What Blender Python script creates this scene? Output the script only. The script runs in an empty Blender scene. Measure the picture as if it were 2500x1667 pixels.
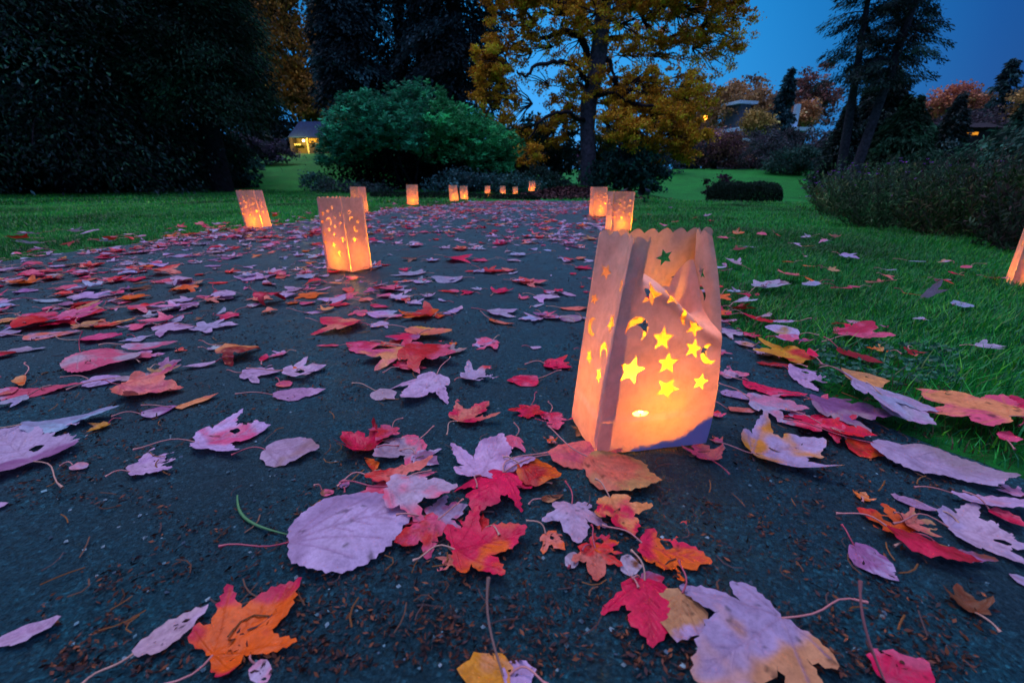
import bpy, bmesh, math, random
import numpy as np
from mathutils import Vector, Matrix
from mathutils.geometry import delaunay_2d_cdt

C = bpy.context.scene.collection
SC = bpy.context.scene
F = 1070.0; PITCH = math.radians(20.16); H = 0.345
cp, sp = math.cos(PITCH), math.sin(PITCH)

# ------------------------------------------------------------------ camera
cam_d = bpy.data.cameras.new('camera'); cam = bpy.data.objects.new('camera', cam_d); C.objects.link(cam)
cam.location = (0, 0, H); cam.rotation_euler = (math.pi/2 - PITCH, 0, 0)
cam_d.sensor_width = 36; cam_d.lens = F/2500*36; cam_d.clip_start = 0.02; cam_d.clip_end = 600
cam_d.dof.use_dof = True; cam_d.dof.focus_distance = 0.75; cam_d.dof.aperture_fstop = 7.0
SC.camera = cam

# ------------------------------------------------------------------ world: dusk sky
W = bpy.data.worlds.new('World'); SC.world = W; W.use_nodes = True
nt = W.node_tree; nt.nodes.clear()
def wn(t, **k):
    n = nt.nodes.new(t)
    for a, b in k.items(): setattr(n, a, b)
    return n
wout = wn('ShaderNodeOutputWorld'); bg = wn('ShaderNodeBackground'); nt.links.new(bg.outputs[0], wout.inputs[0])
tc = wn('ShaderNodeTexCoord')
dot = wn('ShaderNodeVectorMath', operation='DOT_PRODUCT'); nt.links.new(tc.outputs['Generated'], dot.inputs[0])
dot.inputs[1].default_value = Vector((0.02, 0.99, 0.05)).normalized()
r1 = wn('ShaderNodeValToRGB'); nt.links.new(dot.outputs['Value'], r1.inputs[0])
e = r1.color_ramp.elements
e[0].position = 0.0; e[0].color = (0.012, 0.05, 0.16, 1)
e[1].position = 1.0; e[1].color = (0.03, 0.31, 0.76, 1)
for p_, c_ in ((0.62, (0.001, 0.032, 0.15, 1)), (0.74, (0.001, 0.068, 0.27, 1)), (0.86, (0.002, 0.15, 0.44, 1)), (0.95, (0.008, 0.24, 0.62, 1))):
    q = e.new(p_); q.color = c_
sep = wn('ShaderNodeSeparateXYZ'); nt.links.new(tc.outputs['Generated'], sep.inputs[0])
r2 = wn('ShaderNodeValToRGB'); nt.links.new(sep.outputs['Z'], r2.inputs[0])  # brighter lavender zenith above the frame, added to light the leaves
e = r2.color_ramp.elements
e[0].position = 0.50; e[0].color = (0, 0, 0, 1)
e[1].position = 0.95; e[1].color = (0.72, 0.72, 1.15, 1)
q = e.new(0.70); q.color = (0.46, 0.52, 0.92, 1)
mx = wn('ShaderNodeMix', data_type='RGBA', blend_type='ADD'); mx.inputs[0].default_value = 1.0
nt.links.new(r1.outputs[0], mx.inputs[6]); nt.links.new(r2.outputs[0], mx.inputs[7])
sky = wn('ShaderNodeTexSky', sky_type='NISHITA'); sky.sun_disc = False
sky.sun_elevation = math.radians(-3.0); sky.sun_rotation = math.radians(-3)
mx2 = wn('ShaderNodeMix', data_type='RGBA', blend_type='ADD'); mx2.inputs[0].default_value = 0.06
nt.links.new(mx.outputs[2], mx2.inputs[6]); nt.links.new(sky.outputs[0], mx2.inputs[7])
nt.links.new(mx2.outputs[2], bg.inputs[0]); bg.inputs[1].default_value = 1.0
# one weak very soft lamp: afterglow high overhead
sd = bpy.data.lights.new('sun', 'SUN'); sd.energy = 0.95; sd.angle = math.radians(20); sd.color = (1.0, 0.86, 0.96)
sun = bpy.data.objects.new('sun', sd); C.objects.link(sun); sun.rotation_euler = (math.radians(-22), math.radians(-18), 0)
SC.view_settings.view_transform = 'Standard'; SC.view_settings.look = 'None'
SC.view_settings.exposure = 0.35; SC.view_settings.gamma = 1.0

# ------------------------------------------------------------------ helpers
def sm(a, b, x):
    t = np.clip((np.asarray(x, float)-a)/(b-a), 0, 1); return t*t*(3-2*t)
def terrain(x, y):
    x = np.asarray(x, float); y = np.asarray(y, float)
    z = -0.10*sm(5, 13, y)*(1-sm(20, 34, y))
    z = z + 0.22*sm(15, 24, y)*(1-sm(6, 9, np.abs(x-2.5)))*(1-sm(30, 40, y))
    z = z - 0.85*sm(1.5+0.0*y, 9, x-0.05*y)*sm(5, 24, y)*(1-sm(26, 46, y))
    z = z + 1.5*sm(28, 52, y)*sm(2, 18, x)
    z = z + 2.9*sm(17, 50, y)*sm(1, 11, -x)
    z = z + 0.02*sm(3, 8, y)*(np.sin(x*0.7+1)*np.cos(y*0.5))
    z = z + 1.5*sm(55, 120, y)
    return z
def ray(px, py):
    xc = (px-1250)/F; yc = (833.5-py)/F
    return np.array((xc, cp+yc*sp, -sp+yc*cp))
def ground(px, py):
    d = ray(px, py); t = 0.2
    while t < 200:
        x, y, z = d[0]*t, d[1]*t, H+d[2]*t
        if z <= float(terrain(x, y)): break
        t += max(0.002, 0.004*t)
    return x, y, float(terrain(x, y))
def at(px, py, Y):
    d = ray(px, py); t = Y/d[1]; return (d[0]*t, Y, H+d[2]*t)
def gx(px, Y, z=0.0):      # x of a pixel column for something standing at distance Y
    return (px-1250)/F*(Y*cp+(H-z)*sp)
def zc_of(y, z=0): return y*cp+(H-z)*sp

def vnoise2(x, y, seed=0):
    rs = np.random.RandomState(seed); G = rs.rand(256, 256)
    xi = np.floor(x).astype(int); yi = np.floor(y).astype(int)
    fx = x-xi; fy = y-yi; fx = fx*fx*(3-2*fx); fy = fy*fy*(3-2*fy)
    a = G[xi % 256, yi % 256]; b = G[(xi+1) % 256, yi % 256]; c = G[xi % 256, (yi+1) % 256]; d = G[(xi+1) % 256, (yi+1) % 256]
    return (a*(1-fx)+b*fx)*(1-fy)+(c*(1-fx)+d*fx)*fy-0.5
def fbm(x, y, seed=0, o=3):
    s = 0; a = 1.0
    for k in range(o): s = s+a*vnoise2(x*2**k, y*2**k, seed+k); a *= 0.5
    return s

def raw_mesh(name, verts, faces, mat=None, col=None, smooth=False, attrs=None):
    """faces: (n,k) int array or list of such arrays"""
    me = bpy.data.meshes.new(name)
    verts = np.asarray(verts, np.float32).reshape(-1, 3)
    if not isinstance(faces, list) or isinstance(faces[0], tuple): faces = [np.asarray(faces)]
    faces = [np.asarray(f, np.int32) for f in faces if len(f)]
    loops = np.concatenate([f.ravel() for f in faces]); tot = np.concatenate([np.full(len(f), f.shape[1], np.int32) for f in faces])
    st = np.concatenate([[0], np.cumsum(tot)[:-1]]).astype(np.int32)
    me.vertices.add(len(verts)); me.vertices.foreach_set('co', verts.ravel())
    me.loops.add(len(loops)); me.loops.foreach_set('vertex_index', loops)
    me.polygons.add(len(tot)); me.polygons.foreach_set('loop_start', st); me.polygons.foreach_set('loop_total', tot)
    me.polygons.foreach_set('use_smooth', np.full(len(tot), smooth))
    me.update(calc_edges=True)
    if col is not None:
        a = me.attributes.new('Col', 'FLOAT_COLOR', 'POINT')
        c = np.ones((len(verts), 4), np.float32); c[:, :3] = col
        a.data.foreach_set('color', c.ravel())
    if attrs:
        for k, v in attrs.items():
            a = me.attributes.new(k, 'FLOAT', 'POINT'); a.data.foreach_set('value', np.asarray(v, np.float32))
    if mat: me.materials.append(mat)
    return me
def obj(name, me, parent=None, loc=None):
    o = bpy.data.objects.new(name, me); C.objects.link(o)
    if parent: o.parent = parent
    if loc is not None: o.location = loc
    return o
def tag(o, label=None, cat=None, group=None, kind=None):
    if label: o['label'] = label
    if cat: o['category'] = cat
    if group: o['group'] = group
    if kind: o['kind'] = kind
    return o
def empty(name, loc, rz=0.0):
    o = bpy.data.objects.new(name, None); C.objects.link(o); o.location = loc; o.rotation_euler = (0, 0, rz)
    o.empty_display_size = 0.1; return o
def tube(pts, rad, n=6, cap=True):
    pts = np.asarray(pts, float); m = len(pts); rad = np.broadcast_to(np.asarray(rad, float), (m,))
    T = np.gradient(pts, axis=0); T /= np.linalg.norm(T, axis=1)[:, None]+1e-9
    up = np.array((0, 0, 1.0)) if abs(T[0][2]) < 0.9 else np.array((1.0, 0, 0))
    A = np.cross(T, up); A /= np.linalg.norm(A, axis=1)[:, None]+1e-9; B = np.cross(T, A)
    th = np.arange(n)*2*math.pi/n
    V = (pts[:, None]+rad[:, None, None]*(A[:, None]*np.cos(th)[None, :, None]+B[:, None]*np.sin(th)[None, :, None])).reshape(-1, 3)
    i = np.arange(m-1)[:, None]*n+np.arange(n)[None]; j = np.arange(m-1)[:, None]*n+((np.arange(n)+1) % n)[None]
    Fq = np.stack([i, j, j+n, i+n], -1).reshape(-1, 4)
    return V, Fq
class MB:
    def __init__(s): s.v = []; s.q = []; s.t = []; s.c = []; s.n = 0
    def add(s, V, Fq, col=None):
        V = np.asarray(V, float).reshape(-1, 3); Fq = np.asarray(Fq)
        (s.q if Fq.shape[1] == 4 else s.t).append(Fq+s.n); s.v.append(V); s.n += len(V)
        s.c.append(np.broadcast_to(np.asarray(col if col is not None else (1, 1, 1), float), (len(V), 3)))
    def tube(s, pts, rad, n=6, col=None): s.add(*tube(pts, rad, n), col)
    def box(s, a, b, col=None, M=None):
        x0, y0, z0 = a; x1, y1, z1 = b
        V = np.array([(x0, y0, z0), (x1, y0, z0), (x1, y1, z0), (x0, y1, z0), (x0, y0, z1), (x1, y0, z1), (x1, y1, z1), (x0, y1, z1)], float)
        s.add(V, np.array([(0, 3, 2, 1), (4, 5, 6, 7), (0, 1, 5, 4), (1, 2, 6, 5), (2, 3, 7, 6), (3, 0, 4, 7)]), col)
    def lathe(s, prof, n=20, o=(0, 0, 0), col=None):
        prof = np.asarray(prof, float); th = np.arange(n)*2*math.pi/n; m = len(prof)
        V = np.stack([prof[:, None, 0]*np.cos(th), prof[:, None, 0]*np.sin(th), np.repeat(prof[:, 1:2], n, 1)], -1).reshape(-1, 3)+np.asarray(o)
        i = np.arange(m-1)[:, None]*n+np.arange(n)[None]; j = np.arange(m-1)[:, None]*n+((np.arange(n)+1) % n)[None]
        s.add(V, np.stack([i, j, j+n, i+n], -1).reshape(-1, 4), col)
    def build(s, name, mat, parent=None, smooth=False, loc=None):
        f = []
        if s.q: f.append(np.concatenate(s.q))
        if s.t: f.append(np.concatenate(s.t))
        return obj(name, raw_mesh(name, np.concatenate(s.v), f, mat, np.concatenate(s.c), smooth), parent, loc)

# ------------------------------------------------------------------ materials
def newmat(name):
    m = bpy.data.materials.new(name); m.use_nodes = True; t = m.node_tree; t.nodes.clear()
    o = t.nodes.new('ShaderNodeOutputMaterial'); return m, t, o
def P(t, col=None, rough=0.6, spec=0.5, **k):
    b = t.nodes.new('ShaderNodeBsdfPrincipled')
    if col is not None: b.inputs['Base Color'].default_value = (*col, 1)
    b.inputs['Roughness'].default_value = rough; b.inputs['Specular IOR Level'].default_value = spec
    return b
def noise(t, scale, detail=3, rough=0.55, co='Object'):
    c = t.nodes.new('ShaderNodeTexCoord'); n = t.nodes.new('ShaderNodeTexNoise')
    n.inputs['Scale'].default_value = scale; n.inputs['Detail'].default_value = detail; n.inputs['Roughness'].default_value = rough
    t.links.new(c.outputs[co], n.inputs['Vector']); return n
def ramp(t, inp, stops):
    r = t.nodes.new('ShaderNodeValToRGB'); e = r.color_ramp.elements
    e[0].position, e[0].color = stops[0][0], (*stops[0][1], 1); e[1].position, e[1].color = stops[-1][0], (*stops[-1][1], 1)
    for p_, c_ in stops[1:-1]:
        q = e.new(p_); q.color = (*c_, 1)
    t.links.new(inp, r.inputs[0]); return r
def mulcol(t, a, b, fac=1.0, mode='MULTIPLY'):
    m = t.nodes.new('ShaderNodeMix'); m.data_type = 'RGBA'; m.blend_type = mode; m.inputs[0].default_value = fac
    t.links.new(a, m.inputs[6]); t.links.new(b, m.inputs[7]); return m
def bump(t, h, strength, dist, nrm=None):
    b = t.nodes.new('ShaderNodeBump'); b.inputs['Strength'].default_value = strength; b.inputs['Distance'].default_value = dist
    t.links.new(h, b.inputs['Height'])
    if nrm: t.links.new(nrm, b.inputs['Normal'])
    return b
def simple(name, col, rough=0.7, var=0.3, scale=8, spec=0.3, metal=0.0, bmp=0.0):
    m, t, o = newmat(name); b = P(t, col, rough, spec); b.inputs['Metallic'].default_value = metal
    n = noise(t, scale, 4); r = ramp(t, n.outputs[0], [(0.3, tuple(c*(1-var) for c in col)), (0.7, tuple(min(1, c*(1+var)) for c in col))])
    t.links.new(r.outputs[0], b.inputs['Base Color'])
    if bmp: t.links.new(bump(t, n.outputs[0], 0.6, bmp).outputs[0], b.inputs['Normal'])
    t.links.new(b.outputs[0], o.inputs[0]); return m
def emis(name, col, s):
    m, t, o = newmat(name); e = t.nodes.new('ShaderNodeEmission'); e.inputs[0].default_value = (*col, 1); e.inputs[1].default_value = s
    t.links.new(e.outputs[0], o.inputs[0]); return m
def attr_col(t, name='Col'):
    a = t.nodes.new('ShaderNodeAttribute'); a.attribute_name = name; return a

# foliage / grass: colour from the card itself
def foliage_mat(name, rough=0.7, trans=0.25, spec=0.12):
    m, t, o = newmat(name); a = attr_col(t); b = P(t, None, rough, spec); t.links.new(a.outputs['Color'], b.inputs['Base Color'])
    tr = t.nodes.new('ShaderNodeBsdfTranslucent'); t.links.new(a.outputs['Color'], tr.inputs[0])
    mx = t.nodes.new('ShaderNodeMixShader'); mx.inputs[0].default_value = trans
    t.links.new(b.outputs[0], mx.inputs[1]); t.links.new(tr.outputs[0], mx.inputs[2]); t.links.new(mx.outputs[0], o.inputs[0]); return m
M_FOL = foliage_mat('foliage'); M_GRASS = foliage_mat('grass_blades', 0.5, 0.3, 0.4)
# fallen leaves
M_LEAF, t, o = newmat('fallen_leaf'); a = attr_col(t); n = noise(t, 260, 4, 0.65); n2 = noise(t, 60, 3)
mm = mulcol(t, a.outputs['Color'], ramp(t, n.outputs[0], [(0.25, (0.72, 0.70, 0.72)), (0.6, (1, 1, 1))]).outputs[0])
mm2 = mulcol(t, mm.outputs[2], ramp(t, n2.outputs[0], [(0.3, (0.80, 0.76, 0.78)), (0.55, (1, 1, 1))]).outputs[0])
b = P(t, None, 0.38, 0.22); t.links.new(mm2.outputs[2], b.inputs['Base Color'])
va = t.nodes.new('ShaderNodeAttribute'); va.attribute_name = 'vein'
ad = t.nodes.new('ShaderNodeMath'); ad.operation = 'ADD'; t.links.new(n.outputs[0], ad.inputs[0]); t.links.new(va.outputs['Fac'], ad.inputs[1])
t.links.new(bump(t, ad.outputs[0], 0.6, 0.0012).outputs[0], b.inputs['Normal'])
tr = t.nodes.new('ShaderNodeBsdfTranslucent'); t.links.new(mm2.outputs[2], tr.inputs[0])
mx = t.nodes.new('ShaderNodeMixShader'); mx.inputs[0].default_value = 0.22
t.links.new(b.outputs[0], mx.inputs[1]); t.links.new(tr.outputs[0], mx.inputs[2]); t.links.new(mx.outputs[0], o.inputs[0])
M_STEM, t, o = newmat('leaf_stem'); a = attr_col(t); b = P(t, None, 0.4, 0.5); t.links.new(a.outputs['Color'], b.inputs['Base Color']); t.links.new(b.outputs[0], o.inputs[0])
M_LITTER, t, o = newmat('litter'); a = attr_col(t); b = P(t, None, 0.8, 0.2); t.links.new(a.outputs['Color'], b.inputs['Base Color']); t.links.new(b.outputs[0], o.inputs[0])
# asphalt
M_ASPH, t, o = newmat('asphalt')
c = t.nodes.new('ShaderNodeTexCoord')
vo = t.nodes.new('ShaderNodeTexVoronoi'); vo.inputs['Scale'].default_value = 420; t.links.new(c.outputs['Object'], vo.inputs['Vector'])
vo2 = t.nodes.new('ShaderNodeTexVoronoi'); vo2.inputs['Scale'].default_value = 330; t.links.new(c.outputs['Object'], vo2.inputs['Vector'])
n1 = noise(t, 3.2, 8, 0.68); n3 = noise(t, 190, 6, 0.8)
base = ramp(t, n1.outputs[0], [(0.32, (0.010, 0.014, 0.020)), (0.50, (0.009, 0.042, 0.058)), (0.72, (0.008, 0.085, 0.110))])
sh = t.nodes.new('ShaderNodeSeparateColor'); t.links.new(vo2.outputs['Color'], sh.inputs[0])
stone = ramp(t, sh.outputs[0], [(0.0, (0.45, 0.45, 0.5)), (0.6, (0.9, 0.9, 0.9)), (0.9, (1.25, 1.3, 1.3)), (1.0, (2.2, 2.4, 2.3))])
m1 = mulcol(t, base.outputs[0], stone.outputs[0])
m2 = mulcol(t, m1.outputs[2], ramp(t, n3.outputs[0], [(0.40, (0.13, 0.12, 0.14)), (0.60, (1.55, 1.5, 1.5))]).outputs[0])
b = P(t, None, 0.46, 0.75); b.inputs['Specular Tint'].default_value = (0.30, 0.80, 1.0, 1); t.links.new(m2.outputs[2], b.inputs['Base Color'])
rr = ramp(t, n1.outputs[0], [(0.35, (0.52, 0.52, 0.52)), (0.7, (0.32, 0.32, 0.32))]); t.links.new(rr.outputs[0], b.inputs['Roughness'])
bb = bump(t, vo.outputs['Distance'], 1.0, 0.0012); bb2 = bump(t, vo2.outputs['Distance'], 0.9, 0.0025, bb.outputs[0]); bb3 = bump(t, n3.outputs[0], 1.0, 0.004, bb2.outputs[0])
t.links.new(bb3.outputs[0], b.inputs['Normal']); t.links.new(b.outputs[0], o.inputs[0])
# lawn soil under the blades
M_LAWN, t, o = newmat('lawn_ground'); n1 = noise(t, 0.6, 6, .7); n2 = noise(t, 35, 6, 0.75)
base = ramp(t, n1.outputs[0], [(0.3, (0.004, 0.12, 0.020)), (0.7, (0.010, 0.26, 0.036))])
m1 = mulcol(t, base.outputs[0], ramp(t, n2.outputs[0], [(0.3, (0.35, 0.4, 0.3)), (0.65, (1.2, 1.2, 1.1))]).outputs[0])
b = P(t, None, 0.85, 0.15); t.links.new(m1.outputs[2], b.inputs['Base Color'])
t.links.new(bump(t, n2.outputs[0], 0.9, 0.03).outputs[0], b.inputs['Normal']); t.links.new(b.outputs[0], o.inputs[0])
# paper
def paper_mat(name, trans=0.15):
    m, t, o = newmat(name); n = noise(t, 70, 5, 0.65); n2 = noise(t, 700, 2)
    col = ramp(t, n.outputs[0], [(0.3, (0.61, 0.40, 0.33)), (0.65, (0.77, 0.52, 0.44))])
    a = t.nodes.new('ShaderNodeAttribute'); a.attribute_name = 'damp'
    mxc = t.nodes.new('ShaderNodeMix'); mxc.data_type = 'RGBA'; t.links.new(a.outputs['Fac'], mxc.inputs[0]); t.links.new(col.outputs[0], mxc.inputs[6]); mxc.inputs[7].default_value = (0.22, 0.26, 0.60, 1)
    d = t.nodes.new('ShaderNodeBsdfDiffuse'); tr = t.nodes.new('ShaderNodeBsdfTranslucent')
    t.links.new(mxc.outputs[2], d.inputs[0])
    tm = mulcol(t, mxc.outputs[2], mxc.outputs[2], 0.0); tm.inputs[0].default_value = 1.0; tm.inputs[7].default_value = (1.0, 0.72, 0.05, 1)
    for l in list(tm.inputs[7].links): t.links.remove(l)
    t.links.new(tm.outputs[2], tr.inputs[0])
    fac = t.nodes.new('ShaderNodeMath'); fac.operation = 'MULTIPLY_ADD'; t.links.new(a.outputs['Fac'], fac.inputs[0]); fac.inputs[1].default_value = -trans*0.96; fac.inputs[2].default_value = trans
    mx = t.nodes.new('ShaderNodeMixShader'); t.links.new(fac.outputs[0], mx.inputs[0]); t.links.new(d.outputs[0], mx.inputs[1]); t.links.new(tr.outputs[0], mx.inputs[2])
    bp = bump(t, n2.outputs[0], 0.15, 0.0004); t.links.new(bp.outputs[0], d.inputs['Normal'])
    t.links.new(mx.outputs[0], o.inputs[0]); return m
M_PAPER = paper_mat('lantern_paper'); M_SEAM = paper_mat('seam_paper', .72)
M_BARK = simple('bark', (0.085, 0.085, 0.125), 0.9, 0.5, 7, 0.15, bmp=0.03)
M_BARKP = simple('pine_bark', (0.035, 0.036, 0.055), 0.9, 0.5, 7, 0.12, bmp=0.03)
M_BARKD = simple('dark_bark', (0.018, 0.016, 0.022), 0.9, 0.5, 7, 0.15, bmp=0.03)

# ------------------------------------------------------------------ ground
def axis_steps(a, b, s0, k):
    out = [a]; 
    while out[-1] < b: out.append(out[-1]+max(s0, k*abs(out[-1])))
    return np.array(out)
ys = np.concatenate([-axis_steps(0.3, 12, 0.2, 0.15)[::-1], axis_steps(0.0, 420, 0.10, 0.035)])
xp = axis_steps(0.0, 420, 0.15, 0.05); xs = np.concatenate([-xp[::-1][:-1], xp])
X, Y = np.meshgrid(xs, ys); Z = terrain(X, Y)
nx, ny = len(xs), len(ys)
idx = np.arange(nx*ny).reshape(ny, nx)
Fq = np.stack([idx[:-1, :-1], idx[:-1, 1:], idx[1:, 1:], idx[1:, :-1]], -1).reshape(-1, 4)
tag(obj('lawn', raw_mesh('lawn', np.stack([X, Y, Z], -1), Fq, M_LAWN, smooth=True)), kind='structure')

# path edges: (y, x) control points measured on the ground
PL = np.array([(-3, -2.6), (0.0, -2.5), (1.2, -2.42), (1.975, -2.305), (2.5, -2.19), (3.24, -2.04), (4.84, -1.7), (6.19, -1.385), (7.3, -0.95), (8.6, -0.7), (10, -0.65)])
PR = np.array([(-3, 0.95), (0.0, 0.78), (0.452, 0.66), (0.572, 0.575), (0.68, 0.545), (0.87, 0.565), (1.25, 0.598), (2.99, 0.80), (4.3, 0.95), (6.5, 1.25), (8.7, 1.75), (10, 2.0)])
def pl(y): return np.interp(y, PL[:, 0], PL[:, 1])+0.03*np.sin(y*5)*sm(1, 3, y)
def pr(y): return np.interp(y, PR[:, 0], PR[:, 1])+0.015*np.sin(y*9+1)
YEND = 9.3
def on_path(x, y, m=0.0): return (x > pl(y)-m) & (x < pr(y)+m) & (y < YEND+0.3*np.sin(x*2)+m)
def patch(y0, y1, dy, dx, amp, nm):
    yy = np.arange(y0, y1+dy*0.5, dy); n = int(3.3/dx); u = np.linspace(0, 1, n)
    Yg, U = np.meshgrid(yy, u, indexing='ij'); L = pl(Yg); R = pr(Yg); Xg = L+(R-L)*U
    z = terrain(Xg, Yg)+0.004+amp*(fbm(Xg*90, Yg*90, 5, 3))+amp*1.2*fbm(Xg*14, Yg*14, 9, 2)
    e = np.minimum(U, 1-U); z = z-0.012*(1-sm(0, 0.012, e))
    return Xg, Yg, z
parts = []; off = 0; V = []; FF = []
rows = []
yy = [0.05]
while yy[-1] < YEND: yy.append(yy[-1]+max(0.0045, 0.0045*yy[-1]/0.5*(1 if yy[-1] < 1.5 else 3)))
yy = np.array([-1.5, -1.0, -.5, -.2, -.05]+yy); u = np.linspace(0, 1, 560)
Yg, U = np.meshgrid(yy, u, indexing='ij'); L = pl(Yg); R = pr(Yg); Xg = L+(R-L)*U
Yg = Yg+np.where(Yg > YEND-0.5, 0.25*np.sin(Xg*2), 0)
am = 0.0022*(1-0.4*sm(1, 3, Yg))
Zg = terrain(Xg, Yg)+0.005+am*fbm(Xg*110, Yg*110, 5, 2)+am*1.5*fbm(Xg*17, Yg*17, 9, 2)
ee = np.minimum(U, 1-U); Zg = Zg-0.012*(1-sm(0, 0.01, ee))
ny, nx = Xg.shape; idx = np.arange(nx*ny).reshape(ny, nx)
Fq = np.stack([idx[:-1, :-1], idx[:-1, 1:], idx[1:, 1:], idx[1:, :-1]], -1).reshape(-1, 4)
tag(obj('path', raw_mesh('path', np.stack([Xg, Yg, Zg], -1), Fq, M_ASPH, smooth=True)), kind='structure')

# ------------------------------------------------------------------ generic clouds of leaf cards
def cards(P0, D, L, Wd, rng, fold=0.0, kind='rhomb', col=None):
    """one rhombic leaf card per point; P0 base point, D unit direction, L length, Wd half width"""
    n = len(P0); A = rng.normal(size=(n, 3)); S = np.cross(D, A); S /= np.linalg.norm(S, axis=1)[:, None]+1e-9
    L = np.broadcast_to(L, (n,))[:, None]; Wd = np.broadcast_to(Wd, (n,))[:, None]
    mid = P0+D*L*0.45
    V = np.stack([P0, mid+S*Wd, P0+D*L, mid-S*Wd], 1).reshape(-1, 3)
    Fq = np.arange(n*4).reshape(-1, 4)
    c = None if col is None else np.repeat(col, 4, 0)
    return V, Fq, c
def pick(cols, n, rng, jit=0.25, w=None):
    cols = np.asarray(cols, float); c = cols[rng.choice(len(cols), n, p=w)]
    return np.clip(c*(1+jit*rng.normal(size=(n, 1))), 0.001, 1)
def unit(v): return v/(np.linalg.norm(v, axis=-1, keepdims=True)+1e-9)

def cloud(blobs, n, size, cols, rng, clump=0.35, nclump=None, hang=0.3, shell=0.5, jit=0.3):
    """blobs: (cx,cy,cz,rx,ry,rz). leaves gathered in clumps spread through the volume"""
    bl = np.asarray(blobs, float); vol = (bl[:, 3]*bl[:, 4]*bl[:, 5])**0.67; p = vol/vol.sum()
    nclump = nclump or max(12, n//60)
    bi = rng.choice(len(bl), nclump, p=p); d = unit(rng.normal(size=(nclump, 3))); r = rng.rand(nclump)**(1/3.0)
    r = shell+(1-shell)*r if shell else r
    cc = bl[bi, :3]+d*r[:, None]*bl[bi, 3:]
    cs = clump*(0.5+rng.rand(nclump)); tone = np.exp(0.35*rng.normal(size=nclump))
    k = rng.choice(nclump, n, p=cs**2/np.sum(cs**2))
    P0 = cc[k]+rng.normal(size=(n, 3))*cs[k][:, None]*np.array((1, 1, 0.6))*0.6
    D = unit(rng.normal(size=(n, 3))+np.array((0, 0, -hang*2)))
    s = size*(0.6+0.8*rng.rand(n)); col = pick(cols, n, rng, jit)*tone[k][:, None]
    return cards(P0, D, s, s*0.36, rng, col=np.clip(col*1.8, 0, .8)), cc

def crown_mesh(name, data, mat=None):
    V, Fq, c = data; return raw_mesh(name, V, Fq, mat or M_FOL, c)

def limb_path(a, b, rng, n=7, sag=0.15):
    a = np.asarray(a, float); b = np.asarray(b, float); t = np.linspace(0, 1, n)[:, None]; L = np.linalg.norm(b-a)
    p = a+(b-a)*t; p[:, 2] += (np.sin(t[:, 0]*math.pi))*L*sag; p[1:-1] += rng.normal(size=(n-2, 3))*L*0.03
    return p
def broad_tree(name, loc, blobs, n, size, cols, label, cat='tree', trunk_r=0.25, trunk_h=None, seed=0, clump=0.5, hang=0.3, shell=0.35, limbs=14, bark=None, group=None, jit=0.3):
    rng = np.random.RandomState(seed); root = empty(name, loc); tag(root, label, cat, group)
    data, cc = cloud(blobs, n, size, cols, rng, clump, hang=hang, shell=shell, jit=jit)
    obj('crown', crown_mesh('crown', data), root)
    top = trunk_h or np.mean([b[2] for b in blobs])
    mb = MB(); z = np.linspace(-0.15, top, 9); w = np.cumsum(rng.normal(size=(9, 2))*trunk_r*0.25, 0)
    pts = np.c_[w-w[0], z]; rr = trunk_r*(1.35-1.05*np.linspace(0, 1, 9)**0.6); mb.tube(pts, rr, 10)
    mb.build('trunk', bark or M_BARKD, root, True)
    if limbs:
        lb = MB(); sel = cc[rng.choice(len(cc), min(limbs, len(cc)), replace=False)]
        for c_ in sel:
            h = min(top*0.98, max(top*0.35, c_[2]-0.5*np.hypot(c_[0], c_[1]))); k = np.interp(h, z, np.arange(9)); base = np.array([np.interp(h, z, pts[:, 0]), np.interp(h, z, pts[:, 1]), h])
            Lp = limb_path(base, c_, rng); lb.tube(Lp, np.linspace(trunk_r*0.32, 0.015, 7), 5)
        lb.build('limb', bark or M_BARKD, root, True)
    return root

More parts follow.
